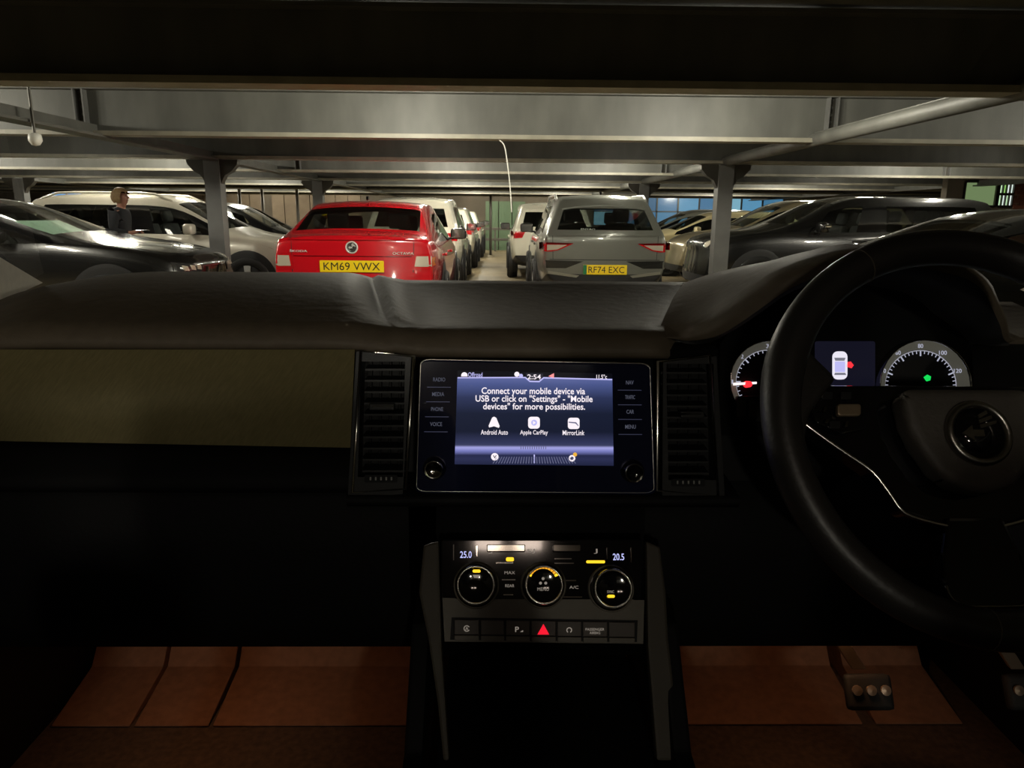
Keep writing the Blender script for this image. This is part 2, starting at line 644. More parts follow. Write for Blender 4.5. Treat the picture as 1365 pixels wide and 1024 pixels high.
def two_box(L, Wd, H, zb=1.0, zs=0.24, cowl=1.02, header=0.35, tail=0.32, wr=0.74, hood=None, nose=0.78, bpil=-0.15, zbr=None):
    h, w = L / 2, Wd / 2
    r = w * wr
    zbr = zbr or zb + 0.05
    hz = hood or zb - 0.02
    rings = [
        ('g', -h + 0.06, -h + 0.05, -h + tail, zs + 0.14, zbr, H - 0.06, w * 0.93, r * 0.95),
        ('g', -h + 0.40, -h + 0.40, -h + tail + 0.28, zs, zbr, H - 0.01, w * 0.985, r),
        ('g', -h + 0.95, -h + 0.85, -h + 1.05, zs, zb + 0.02, H, w, r),
        ('g', bpil - 0.05, bpil - 0.05, bpil - 0.12, zs, zb, H, w, r),
        ('g', bpil + 0.06, bpil + 0.06, bpil - 0.01, zs, zb, H, w, r),
        ('g', cowl - 0.30, cowl - 0.06, header, zs, zb - 0.01, H - 0.03, w, r * 0.97),
        ('b', cowl + 0.12, cowl + 0.06, cowl + 0.16, zs, hz, hz + 0.05, w * 0.99, 0),
        ('b', (cowl + h) / 2 + 0.1, (cowl + h) / 2, (cowl + h) / 2 + 0.12, zs, hz - 0.04, hz + 0.015, w * 0.985, 0),
        ('b', h - 0.22, h - 0.32, h - 0.18, zs, lerp(hz, nose, 0.55), lerp(hz, nose, 0.55) + 0.04, w * 0.96, 0),
        ('b', h - 0.09, h - 0.16, h - 0.03, zs + 0.05, nose, nose + 0.02, w * 0.86, 0),
    ]
    # side, rail, top tags per interval
    tags = [('quarter_window', 'body', 'body'), ('rear_door_window', 'body', 'body'), ('rear_door_window', 'body', 'body'), ('pillar_trim', 'body', 'body'), ('front_door_window', 'body', 'body'),
            ('pillar_trim', 'body', 'windscreen'), ('body', 'body', 'body'), ('body', 'body', 'body'), ('body', 'body', 'body')]
    tags[0] = ('pillar', 'body', 'body')
    tags[1] = ('quarter_window', 'body', 'body')
    return rings, tags, ('g', 7), ('b', 5)


def three_box(L, Wd, H, zb=0.95, zs=0.2, cowl=0.85, header=0.15, deck=0.28, roofr=1.15, wr=0.70, hood=None, nose=0.72, bpil=-0.25, zbr=1.03):
    h, w = L / 2, Wd / 2
    r = w * wr
    hz = hood or zb - 0.02
    rings = [
        ('b', -h + 0.05, -h + 0.12, -h + 0.04, zs + 0.12, zbr - 0.02, zbr + 0.03, w * 0.93, 0),
        ('b', -h + 0.30, -h + deck + 0.02, -h + deck - 0.04, zs, zbr - 0.01, zbr + 0.045, w * 0.975, 0),
        ('g', -h + 0.75, -h + deck + 0.12, -h + roofr, zs, zb + 0.05, H - 0.03, w * 0.99, r * 0.95),
        ('g', -h + 1.15, -h + 1.05, -h + roofr + 0.25, zs, zb + 0.02, H - 0.005, w, r),
        ('g', bpil - 0.05, bpil - 0.05, bpil - 0.12, zs, zb, H, w, r),
        ('g', bpil + 0.06, bpil + 0.06, bpil - 0.01, zs, zb, H, w, r),
        ('g', cowl - 0.30, cowl - 0.06, header, zs, zb - 0.01, H - 0.03, w, r * 0.97),
        ('b', cowl + 0.12, cowl + 0.06, cowl + 0.16, zs, hz, hz + 0.05, w * 0.99, 0),
        ('b', (cowl + h) / 2 + 0.1, (cowl + h) / 2, (cowl + h) / 2 + 0.12, zs, hz - 0.05, hz + 0.0, w * 0.985, 0),
        ('b', h - 0.22, h - 0.32, h - 0.18, zs, lerp(hz, nose, 0.6), lerp(hz, nose, 0.6) + 0.04, w * 0.95, 0),
        ('b', h - 0.09, h - 0.18, h - 0.03, zs + 0.05, nose, nose + 0.02, w * 0.84, 0),
    ]
    tags = [('body', 'body', 'body'), ('body', 'body', 'rear_window'), ('pillar', 'body', 'body'), ('rear_door_window', 'body', 'body'), ('pillar_trim', 'body', 'body'), ('front_door_window', 'body', 'body'),
            ('pillar_trim', 'body', 'windscreen'), ('body', 'body', 'body'), ('body', 'body', 'body'), ('body', 'body', 'body')]
    return rings, tags, ('b', 5), ('b', 5)


PARTMAT = {'pillar_trim': 'gloss_black', 'sill_trim': 'black_trim'}


def shell(spec, clad=True, bulge=0.07):
    rings, tags, rear, front = spec
    R = [ring_pts(*r) for r in rings]
    bm = bmesh.new()
    names = []

    def idx(n):
        if n not in names:
            names.append(n)
        return names.index(n)
    for n in ('body', 'sill_trim'):
        idx(n)
    vr, vl = [], []
    for r in R:
        a = [bm.verts.new(p) for p in r]
        b = [a[i] if r[i].x == 0 else bm.verts.new(V((-r[i].x, r[i].y, r[i].z))) for i in range(len(r))]
        vr.append(a)
        vl.append(b)
    for j in range(len(R) - 1):
        side, rail, top = tags[j]
        for S, sd in ((vr, 'R'), (vl, 'L')):
            for i in range(10):
                t = 'body'
                if i in (0, 1):
                    t = 'sill_trim' if clad else 'body'
                if i == 5:
                    t = side + ('|%s%d' % (sd, j if side == 'pillar_trim' else 0) if side.endswith('window') or side == 'pillar_trim' else '')
                if side == 'pillar' and i == 5:
                    t = 'body'
                if i == 6:
                    t = rail
                if i >= 7:
                    t = top
                q = (S[j][i], S[j + 1][i], S[j + 1][i + 1], S[j][i + 1])
                f = bm.faces.new(q if sd == 'R' else q[::-1])
                f.material_index = idx(t)
    cr = bm.edges.layers.float.new('crease_edge')

    def closure(j, k, sgn, glassrow):
        top = [vl[j][i] for i in range(k, 10)] + [vr[j][i] for i in range(10, k - 1, -1)]
        fr = [v.co.x / R[j][k].x for v in top]
        prev = top
        for i in range(k - 1, 0, -1):
            row = []
            for c, f in enumerate(fr):
                if c == 0:
                    row.append(vl[j][i])
                elif c == len(fr) - 1:
                    row.append(vr[j][i])
                else:
                    q = R[j][i]
                    row.append(bm.verts.new((q.x * f, q.y + sgn * bulge * (1 - f * f), q.z)))
            for c in range(len(fr) - 1):
                f_ = bm.faces.new((prev[c], prev[c + 1], row[c + 1], row[c]))
                t = 'body'
                if i <= 1:
                    t = 'sill_trim'
                if glassrow and i == 5 and 0 < c < len(fr) - 2:
                    t = 'rear_window'
                f_.material_index = idx(t)
            prev = row
    closure(0, rear[1], -1, rear[0] == 'g')
    closure(len(R) - 1, front[1], 1, False)
    for i in range(1, 10):
        for S in (vr, vl):
            e = bm.edges.get((S[0][i], S[0][i + 1]))
            if e:
                e[cr] = 0.35
    # belt line and window borders
    for S in (vr, vl):
        for j in range(len(R) - 1):
            e = bm.edges.get((S[j][5], S[j + 1][5]))
            e[cr] = 0.5
    bmesh.ops.recalc_face_normals(bm, faces=bm.faces)
    me = bpy.data.meshes.new('cage')
    bm.to_mesh(me)
    bm.free()
    for n in names:
        me.materials.append(None)
    ob = bpy.data.objects.new('cage', me)
    COL.objects.link(ob)
    md = ob.modifiers.new('s', 'SUBSURF')
    md.levels = md.render_levels = 2
    dg = bpy.context.evaluated_depsgraph_get()
    dg.update()
    out = bpy.data.meshes.new_from_object(ob.evaluated_get(dg))
    bpy.data.objects.remove(ob)
    bm = bmesh.new()
    bm.from_mesh(out)
    bpy.data.meshes.remove(out)
    bm.normal_update()
    bvh = BVHTree.FromBMesh(bm)
    parts = {}
    vs = [v.co.copy() for v in bm.verts]
    ns = [v.normal.copy() for v in bm.verts]
    for f in bm.faces:
        parts.setdefault(names[f.material_index], []).append([v.index for v in f.verts])
    bm.free()
    return vs, ns, parts, bvh


def sub_bm(vs, faces, off=None, ns=None):
    bm = bmesh.new()
    mp = {}
    for f in faces:
        q = []
        for i in f:
            if i not in mp:
                mp[i] = bm.verts.new(vs[i] + (ns[i] * off if off else V((0, 0, 0))))
            q.append(mp[i])
        bm.faces.new(q)
    return bm


def patch(root, name, pts, bvh, m, side, off=0.006, th=0.006, dens=0.05, label=None, parent=None, smooth=False):
    """A thin fitted piece laid onto the body; pts in (x,z) for rear/front, (y,z) for sides."""
    bm = bmesh.new()
    f = bm.faces.new([bm.verts.new((a, b, 0)) for a, b in pts])
    bmesh.ops.triangulate(bm, faces=[f])
    for _ in range(6):
        es = [e for e in bm.edges if e.calc_length() > dens]
        if not es:
            break
        bmesh.ops.subdivide_edges(bm, edges=es, cuts=1)
        bmesh.ops.triangulate(bm, faces=bm.faces[:])
    for v in bm.verts:
        a, b = v.co.x, v.co.y
        if side == 'rear':
            o, d = V((a, -6, b)), V((0, 1, 0))
        elif side == 'front':
            o, d = V((a, 6, b)), V((0, -1, 0))
        elif side == 'right':
            o, d = V((3, a, b)), V((-1, 0, 0))
        elif side == 'top':
            o, d = V((a, b, 4)), V((0, 0, -1))
        else:
            o, d = V((-3, a, b)), V((1, 0, 0))
        h = bvh.ray_cast(o, d)
        v.co = (h[0] if h[0] else o + d * (6 - 2.2)) - d * off
        v.co -= d * 0
    r = bmesh.ops.extrude_face_region(bm, geom=bm.faces[:])
    dd = {'rear': V((0, 1, 0)), 'front': V((0, -1, 0)), 'right': V((-1, 0, 0)), 'left': V((1, 0, 0)), 'top': V((0, 0, -1))}[side]
    for v in r['geom']:
        if isinstance(v, bmesh.types.BMVert):
            v.co += dd * th
    return obj(name, bm, m, parent or root, label=label, smooth=smooth)


def wheel(root, x, y, r, sd, spokes=5):
    wv = obj('wheel', lathe([(r * 0.70, 0.0), (r * 0.72, 0.03), (r * 0.93, 0.035), (r, 0.01), (r, -0.19), (r * 0.6, -0.2)], V((x, y, r)), (sd, 0, 0), 36), 'rubber', root, smooth=True)
    obj('rim', lathe([(r * 0.66, 0.03), (r * 0.71, 0.02), (r * 0.71, -0.02), (r * 0.62, -0.05), (r * 0.0, -0.05)], V((x, y, r)), (sd, 0, 0), 36), 'black_trim', wv, smooth=True)
    for k in range(spokes):
        a = 2 * pi * k / spokes + 0.3
        u, t = V((0, cos(a), sin(a))), V((0, -sin(a), cos(a)))
        c = V((x + sd * 0.0, y, r))
        pts = [c + u * (r * 0.08) + t * (r * 0.10), c + u * (r * 0.08) - t * (r * 0.10), c + u * (r * 0.68) - t * (r * 0.15), c + u * (r * 0.68) + t * (r * 0.15)]
        obj('spoke', prism(pts, V((sd * 0.022, 0, 0))), 'alloy', wv)


def seat(root, x, y, z, wdt=0.46, m='seat_grey'):
    s = obj('seat', box((x, y, z + 0.08), (wdt, 0.5, 0.16), 0.05), m, root, smooth=True)
    rot = M4.Rotation(radians(14), 3, 'X')
    obj('seat_back', box((x, y - 0.3, z + 0.40), (wdt, 0.14, 0.62), 0.05, rot=rot), m, s, smooth=True)
    obj('headrest', box((x, y - 0.40, z + 0.82), (0.26, 0.1, 0.19), 0.045, 3, rot=rot), m, s, smooth=True)


def car(name, label, cat_group, loc, rotz, spec, paint, dims, gl='tint', wheels=True, interior=True, mirrors=True, clad=True, handles=True, mirror_mat=None, wb=None, wr=0.34, rails=None, arch='black_trim', seats_m='seat_grey'):
    L, Wd, H, cowl, zb = dims
    root = thing(name, label, 'car', loc, rotz, cat_group)
    vs, ns, parts, bvh = shell(spec, clad)
    for t, fs in parts.items():
        nm = t.split('|')[0]
        m = paint if nm in ('body', 'pillar') else PARTMAT.get(nm, None)
        if nm in ('windscreen', 'front_door_window'):
            m = 'clear_glass' if gl == 'tint' else gl
        elif nm.endswith('window'):
            m = gl
        obj(nm, sub_bm(vs, fs), m, root, smooth=True, recalc=False)
    if interior:
        fs = parts['body'] + parts.get('sill_trim', [])
        obj('cabin_lining', sub_bm(vs, [f[::-1] for f in fs], -0.03, ns), 'lining', root, smooth=True, recalc=False)
        for sx in (-0.37, 0.37):
            seat(root, sx * Wd / 1.85, 0.12, 0.36 + (H - 1.45) * 0.6, m=seats_m)
            seat(root, sx * Wd / 1.85, -0.80, 0.40 + (H - 1.45) * 0.6, m=seats_m)
        obj('dash', box((0, cowl - 0.1, zb - 0.11), (Wd * 0.78, 0.4, 0.2), 0.06), 'lining', root, smooth=True)
    wb = wb or L * 0.58
    if wheels:
        y0 = L / 2 - 0.88
        for y in (y0, y0 - wb):
            for sd in (-1, 1):
                h = bvh.ray_cast(V((sd * 3, y, 0.6)), V((-sd, 0, 0)))
                x = h[0].x if h[0] else sd * Wd / 2
                obj('wheel_arch', lathe([(wr + 0.085, -0.06), (wr + 0.085, 0.008), (wr + 0.05, 0.010), (0, 0.010)], V((x, y, wr + 0.02)), (sd, 0, 0), 36), arch, root, smooth=False)
                wheel(root, x + sd * 0.02, y, wr, sd)
    if mirrors:
        for sd in (-1, 1):
            h = bvh.ray_cast(V((sd * 3, cowl - 0.33, zb + 0.03)), V((-sd, 0, 0)))
            x = h[0].x if h[0] else sd * Wd / 2
            mm = obj('wing_mirror', box((x + sd * 0.14, cowl - 0.36, zb + 0.085), (0.23, 0.12, 0.155), 0.05, 3), mirror_mat or paint, root, smooth=True)
            obj('mirror_arm', box((x + sd * 0.02, cowl - 0.35, zb + 0.02), (0.10, 0.07, 0.035), 0.01), 'black_trim', mm)
            obj('mirror_glass', box((x + sd * 0.14, cowl - 0.424, zb + 0.085), (0.19, 0.006, 0.12), 0.0), 'chrome', mm)
    if handles:
        for sd in (-1, 1):
            for y in (-0.98, 0.02):
                h = bvh.ray_cast(V((sd * 3, y, zb - 0.13)), V((-sd, 0, 0)))
                if h[0]:
                    obj('door_handle', box((h[0].x + sd * 0.018, y, zb - 0.13), (0.03, 0.20, 0.035), 0.012), paint, root, smooth=True)
    if rails:
        for sd in (-1, 1):
            pts = []
            for k in range(9):
                y = lerp(-L / 2 + 0.62, 0.25, k / 8)
                x = sd * Wd / 2 * 0.70
                h = bvh.ray_cast(V((x, y, 4)), V((0, 0, -1)))
                z = h[0].z if h[0] else H
                pts.append((x, y, z + (0.0 if k in (0, 8) else 0.045)))
            obj('roof_rail', tube(pts, 0.018, 8), rails, root, smooth=True)
    return root, bvh


def plate(root, bvh, txt, x, z, w, h, side='rear', green=False, m='plate_yellow'):
    d = V((0, 1, 0)) if side == 'rear' else V((0, -1, 0))
    hit = bvh.ray_cast(V((x, -6 * d.y, z)), d)
    y = hit[0].y - 0.02 * d.y
    p = obj('number_plate', box((x, y, z), (w, 0.012, h), 0.004), m, root, label='yellow number plate reading ' + txt if m == 'plate_yellow' else None)
    tw = w * 0.88
    cx = x
    if green:
        obj('green_flash', box((x - w * 0.46 * d.y, y - 0.008 * d.y, z), (w * 0.08, 0.004, h * 0.96)), 'plate_green', p)
        tw, cx = w * 0.82, x + 0.03 * d.y * w
    if txt:
        bm = text_bm(txt, tw, h * 0.66, 0.0, 0.001)
        bm.transform(frame_mat(V((cx, y - 0.0065 * d.y, z)), V((d.y, 0, 0)), V((0, 0, 1))))
        obj('plate_lettering', bm, 'plate_black', p)
    return p


def badge_text(root, bvh, txt, x, z, w, h, m='badge_silver'):
    hit = bvh.ray_cast(V((x, -6, z)), V((0, 1, 0)))
    bm = text_bm(txt, w, h, 0.01, 0.004)
    bm.transform(frame_mat(V((x, hit[0].y - 0.012, z)), V((1, 0, 0)), V((0, 0, 1))))
    return obj('badge_lettering', bm, m, root)


def emblem(root, o, ex, ey, r, name='emblem', ring='chrome', face='gloss_black', parent=None, world=False):
    """round badge: outer ring, dark field, winged arrow"""
    n = ex.cross(ey)
    e = obj(name, lathe([(r, 0), (r, r * 0.10), (r * 0.9, r * 0.22), (r * 0.78, r * 0.14), (r * 0.76, 0.05 * r)], o, n, 32), ring, parent or root, smooth=True, world=world)
    obj('emblem_field', lathe([(r * 0.78, 0), (r * 0.78, r * 0.06), (0, r * 0.12)], o, n, 32), face, e, smooth=True, world=world)

    def at(x, y):
        return o + ex * (x * r) + ey * (y * r) + n * (r * 0.10)
    head = [(-0.55, -0.02), (-0.22, 0.22), (-0.22, 0.08), (0.10, 0.08), (0.10, -0.12), (-0.22, -0.12), (-0.22, -0.26)]
    obj('arrow', prism([at(*p) for p in head], n * (r * 0.07)), ring, e, world=world)
    for k in range(3):
        q = 0.12 + 0.15 * k
        w = [(0.02, q), (0.52 - 0.1 * k, q + 0.16), (0.56 - 0.14 * k, q + 0.26), (0.0, q + 0.11)]
        obj('wing', prism([at(*p) for p in w], n * (r * 0.07)), ring, e, world=world)
    return e


mat('paint_red', srgb(196, 14, 28), 0.22, coat=1.0, noise=0.05, scale=2)
mat('paint_grey', srgb(118, 120, 112), 0.3, 0.35, coat=0.8, noise=0.05, scale=2)
mat('paint_white', srgb(222, 218, 200), 0.25, coat=0.8, noise=0.04, scale=2)
mat('paint_pearl', srgb(206, 200, 184), 0.28, 0.1, coat=0.8, noise=0.04, scale=2)
mat('paint_black', (0.006, 0.006, 0.006), 0.25, coat=1.0)
mat('paint_dark', (0.016, 0.017, 0.016), 0.25, 0.2, coat=0.9)
mat('paint_bronze', srgb(150, 138, 108), 0.3, 0.4, coat=0.8)
mat('paint_cream', srgb(215, 200, 155), 0.3, coat=0.8)
mat('paint_silver', srgb(150, 150, 138), 0.3, 0.5, coat=0.7)

GC = 'cars parked in the garage'
# red liftback, seen from behind
DR = (4.67, 1.84, 1.49, 0.95, 0.97)
red, rb = car('hatchback_car', 'bright red liftback seen from behind with a yellow rear plate', GC, (-1.60, 8.05 + 2.335, 0), 0,
              three_box(4.67, 1.84, 1.49, zb=0.97, cowl=0.95, header=0.3, deck=0.34, roofr=1.05, zbr=1.06, wr=0.73), 'paint_red', DR, gl='tint', mirror_mat='gloss_black', wr=0.33, clad=True)
plate(red, rb, 'KM69 VWX', 0.0, 0.765, 0.69, 0.125)
for sd in (-1, 1):
    o = patch(red, 'tail_lamp', [(sd * a, b) for a, b in ((0.66, 0.90), (0.89, 0.90), (0.895, 0.72), (0.64, 0.73))], rb, 'lamp_red', 'rear', 0.008, 0.02)
    patch(red, 'lamp_lens', [(sd * a, b) for a, b in ((0.69, 0.875), (0.85, 0.875), (0.855, 0.76), (0.67, 0.765))], rb, 'lamp_clear', 'rear', 0.014, 0.01, parent=o)
    patch(red, 'lamp_amber', [(sd * a, b) for a, b in ((0.855, 0.86), (0.88, 0.86), (0.88, 0.77), (0.86, 0.77))], rb, 'lamp_amber', 'rear', 0.015, 0.01, parent=o)
    patch(red, 'shut_line', [(sd * a, b) for a, b in ((0.66, 1.03), (0.665, 1.03), (0.66, 0.70), (0.65, 0.70))], rb, 'plate_black', 'rear', 0.003, 0.006)
patch(red, 'crease_strip', [(-0.64, 0.875), (0.64, 0.875), (0.64, 0.866), (-0.64, 0.866)], rb, 'lamp_dark_red', 'rear', 0.004, 0.01)
patch(red, 'boot_lip', [(-0.70, 1.07), (0.70, 1.07), (0.70, 1.045), (-0.70, 1.045)], rb, 'paint_red', 'rear', 0.02, 0.03)
h = rb.ray_cast(V((0, -6, 0.965)), V((0, 1, 0)))
emblem(red, h[0] + V((0, -0.004, 0)), V((1, 0, 0)), V((0, 0, 1)), 0.068, ring='badge_silver', face='lamp_smoke')
badge_text(red, rb, 'ŠKODA', -0.58, 0.925, 0.19, 0.028)
badge_text(red, rb, 'OCTAVIA', 0.55, 0.905, 0.23, 0.03)
obj('parcel_paper', box((0.22, -1.55, 1.05), (0.50, 0.25, 0.02), rot=M4.Rotation(radians(25), 3, 'X')), 'paper', red)
obj('aerial', box((0, -1.2, 1.505), (0.03, 0.12, 0.05), 0.012), 'gloss_black', red)

# grey electric crossover, seen from behind
DG = (4.65, 1.88, 1.64, 1.05, 1.03)
gry, gb = car('crossover_car', 'silver grey crossover seen from behind with a yellow rear plate', GC, (1.48, 10.47 + 2.325, 0), 0,
              two_box(4.65, 1.88, 1.64, zb=1.02, cowl=1.05, header=0.35, tail=0.42, zbr=1.08, wr=0.70), 'paint_grey', DG, gl='tint', rails='alloy', mirror_mat='gloss_black')
plate(gry, gb, 'RF74 EXC', 0.0, 0.585, 0.62, 0.135, green=True)
for sd in (-1, 1):
    o = patch(gry, 'tail_lamp', [(sd * a, b) for a, b in ((0.45, 0.945), (0.93, 0.955), (0.93, 0.83), (0.76, 0.83), (0.66, 0.85))], gb, 'lamp_red', 'rear', 0.008, 0.02)
    patch(gry, 'lamp_lens', [(sd * a, b) for a, b in ((0.54, 0.925), (0.82, 0.925), (0.82, 0.845), (0.68, 0.86))], gb, 'lamp_clear', 'rear', 0.014, 0.01, parent=o)
    patch(gry, 'lamp_edge', [(sd * a, b) for a, b in ((0.45, 0.95), (0.93, 0.96), (0.93, 0.935), (0.54, 0.93))], gb, 'lamp_dark_red', 'rear', 0.016, 0.01, parent=o)
    patch(gry, 'shut_line', [(sd * a, b) for a, b in ((0.74, 1.05), (0.747, 1.05), (0.737, 0.72), (0.73, 0.72))], gb, 'plate_black', 'rear', 0.003, 0.006)
    patch(gry, 'slant_strip', [(sd * a, b) for a, b in ((0.36, 0.50), (0.80, 0.56), (0.80, 0.52), (0.40, 0.47))], gb, 'paint_silver', 'rear', 0.010, 0.02)  # pale slanted strip low on each side of the bumper
    patch(gry, 'bumper_insert', [(sd * a, b) for a, b in ((0.30, 0.70), (0.92, 0.71), (0.92, 0.60), (0.55, 0.60))], gb, 'paint_dark', 'rear', 0.003, 0.01)
patch(gry, 'bumper_crease', [(-0.78, 0.725), (0.78, 0.725), (0.78, 0.715), (-0.78, 0.715)], gb, 'black_trim', 'rear', 0.004, 0.01)
patch(gry, 'tailgate_edge', [(-0.72, 1.075), (0.72, 1.075), (0.72, 1.055), (-0.72, 1.055)], gb, 'paint_grey', 'rear', 0.022, 0.03)
h = gb.ray_cast(V((0, -6, 1.56)), V((0, 1, 0)))
patch(gry, 'roof_spoiler', [(-0.60, -2.02), (0.60, -2.02), (0.58, -1.75), (-0.58, -1.75)], gb, 'paint_grey', 'top', 0.02, 0.03)
obj('high_brake_lamp', box((0, h[0].y - 0.012, 1.535), (0.26, 0.02, 0.022), 0.005), 'lamp_clear', gry)
obj('aerial', box((0, -1.55, 1.655), (0.03, 0.14, 0.06), 0.012), 'gloss_black', gry)
hh = gb.ray_cast(V((-0.25, -6, 1.14)), V((0, 1, 0)))
bm = text_bm('ENYAQ', 0.2, 0.03, 0.01, 0.001)
bm.transform(frame_mat(hh[0] + V((0, -0.008, 0)), V((1, 0, 0)), V((0, 0, 1))))
obj('dealer_sticker', bm, 'paper', gry)

# white cars further up the same lane
def white_suv(label, x, y, paint='paint_white', H=1.63, W_=1.84):
    r, b = car('crossover_car', label, GC, (x, y + 2.2, 0), 0, two_box(4.4, W_, H, zb=1.0, cowl=1.0, header=0.35, tail=0.36, wr=0.74), paint, (4.4, W_, H, 1.0, 1.0), gl='dark_tint', interior=False, mirror_mat='gloss_black')
    for sd in (-1, 1):
        patch(r, 'tail_lamp', [(sd * a, z) for a, z in ((0.60, 1.0), (0.90, 1.02), (0.90, 0.86), (0.66, 0.88))], b, 'lamp_red', 'rear', 0.01, 0.02)
    plate(r, b, '', 0, 0.68, 0.52, 0.11)
    return r, b


white_suv('white crossover parked nose to tail ahead of the red liftback', -1.62, 13.6, H=1.66)
white_suv('second white crossover further up the lane past the red liftback', -1.55, 18.6, H=1.55)
white_suv('white crossover half hidden ahead of the grey crossover', 1.12, 15.6, H=1.62)
white_suv('farthest white car at the end of the middle lane', -1.5, 23.6, H=1.5)

# white crossover side on, behind the steel column
DW = (4.55, 1.80, 1.60, 0.98, 1.0)
wsv, wbv = car('crossover_car', 'white crossover parked side-on behind the steel column and the walking person', GC, (-5.15, 12.0, 0), -pi / 2,
               two_box(4.55, 1.80, 1.60, zb=1.0, cowl=0.98, header=0.3, tail=0.50, wr=0.73, zbr=1.06), 'paint_pearl', DW, gl='tint', rails='paint_white', arch='black_trim')
for sd in (-1, 1):
    patch(wsv, 'head_lamp', [(sd * a, z) for a, z in ((0.50, 0.86), (0.86, 0.92), (0.86, 0.80), (0.55, 0.76))], wbv, 'lamp_clear', 'front', 0.01, 0.02)

# dark saloon on the passenger side
DS = (4.75, 1.84, 1.47, 0.80, 0.98)
sal, sb = car('saloon_car', 'glossy black saloon with a pale green card behind its windscreen', GC, (-5.62, 8.75, 0), -pi / 2,
              three_box(4.75, 1.84, 1.47, zb=0.98, cowl=0.80, header=0.02, deck=0.5, roofr=1.3, wr=0.72, zbr=1.02, nose=0.74, hood=1.0), 'paint_black', DS, gl='tint', handles=True)
for sd in (-1, 1):
    o = patch(sal, 'head_lamp', [(sd * a, z) for a, z in ((0.34, 0.74), (0.78, 0.80), (0.80, 0.70), (0.40, 0.65))], sb, 'lamp_smoke', 'front', 0.01, 0.02)
    for q in (0.45, 0.56, 0.68):
        patch(sal, 'lamp_lens', [(sd * (q - 0.035), 0.68 + 0.02), (sd * (q + 0.035), 0.69 + 0.02), (sd * (q + 0.035), 0.76), (sd * (q - 0.035), 0.75)], sb, 'lamp_clear', 'front', 0.016, 0.01, parent=o)
    gr = patch(sal, 'grille', [(sd * a, z) for a, z in ((0.03, 0.73), (0.28, 0.73), (0.26, 0.48), (0.06, 0.48))], sb, 'gloss_black', 'front', 0.012, 0.02)
    for q in range(5):
        patch(sal, 'grille_bar', [(sd * a, z) for a, z in ((0.06 + 0.045 * q, 0.72), (0.075 + 0.045 * q, 0.72), (0.075 + 0.045 * q, 0.5), (0.06 + 0.045 * q, 0.5))], sb, 'chrome', 'front', 0.02, 0.01, parent=gr)
sheet = obj('pale_sheet', box((0.0, 0.46, 1.13), (0.95, 0.42, 0.006), rot=M4.Rotation(radians(-23), 3, 'X')), 'sheet_green', sal, label='pale green card propped behind the windscreen')  # thin pale green sheet lying along the inside of the windscreen

# dark hatch behind the white crossover
car('hatchback_car', 'dark hatchback seen between the steel column and the red liftback', GC, (-5.6, 15.9, 0), -pi / 2,
    two_box(4.2, 1.78, 1.55, zb=0.98, cowl=0.95, header=0.3, tail=0.45), 'paint_dark', (4.2, 1.78, 1.55, 0.95, 0.98), gl='clear_glass')

# row facing the other way on the driver's side
DB = (4.85, 1.90, 1.68, 1.02, 1.10)
blk, bb = car('offroader_car', 'black off-roader side-on behind the steel column', GC, (5.58, 12.45, 0), pi / 2,
              two_box(4.85, 1.90, 1.68, zb=1.10, cowl=1.0, header=0.30, tail=0.35, wr=0.76, hood=1.12, nose=0.9, zbr=1.13), 'paint_black', DB, gl='tint', arch='black_trim', wr=0.37)
for sd in (-1, 1):
    o = patch(blk, 'head_lamp', [(sd * a, z) for a, z in ((0.46, 0.98), (0.84, 1.0), (0.84, 0.84), (0.50, 0.82))], bb, 'lamp_smoke', 'front', 0.01, 0.02)
    patch(blk, 'lamp_lens', [(sd * (0.65 + 0.08 * cos(a)), 0.91 + 0.055 * sin(a)) for a in [2 * pi * q / 12 for q in range(12)]], bb, 'lamp_clear', 'front', 0.018, 0.01, parent=o)
obj('chrome_mirror_cap', box((0.99 + 0.12, 0.64, 1.21), (0.235, 0.10, 0.05), 0.02), 'chrome', blk)
obj('chrome_mirror_cap', box((-0.99 - 0.12, 0.64, 1.21), (0.235, 0.10, 0.05), 0.02), 'chrome', blk)

low, lb = car('saloon_car', 'low dark saloon just ahead of the steering wheel', GC, (4.12, 6.35, 0), pi / 2,
              three_box(4.7, 1.84, 1.405, zb=0.94, cowl=0.90, header=0.10, deck=0.5, roofr=1.2, wr=0.71, nose=0.68, hood=0.93), 'paint_dark', (4.7, 1.84, 1.405, 0.90, 0.94), gl='tint')
car('crossover_car', 'bronze crossover beyond the black off-roader', GC, (5.75, 15.2, 0), pi / 2,
    two_box(4.7, 1.86, 1.68, zb=1.06, cowl=1.0, header=0.25, tail=0.35), 'paint_bronze', (4.7, 1.86, 1.68, 1.0, 1.06), gl='tint')
car('hatchback_car', 'cream hatchback under the blue window band', GC, (5.05, 17.9, 0), pi / 2,
    two_box(4.2, 1.78, 1.48, zb=0.96, cowl=0.95, header=0.25, tail=0.4), 'paint_cream', (4.2, 1.78, 1.48, 0.95, 0.96), gl='clear_glass')
car('hatchback_car', 'silver hatchback farthest along the row under the blue windows', GC, (5.35, 20.9, 0), pi / 2,
    two_box(4.3, 1.80, 1.55, zb=1.0, cowl=1.0, header=0.3, tail=0.4), 'paint_silver', (4.3, 1.80, 1.55, 1.0, 1.0), gl='clear_glass')

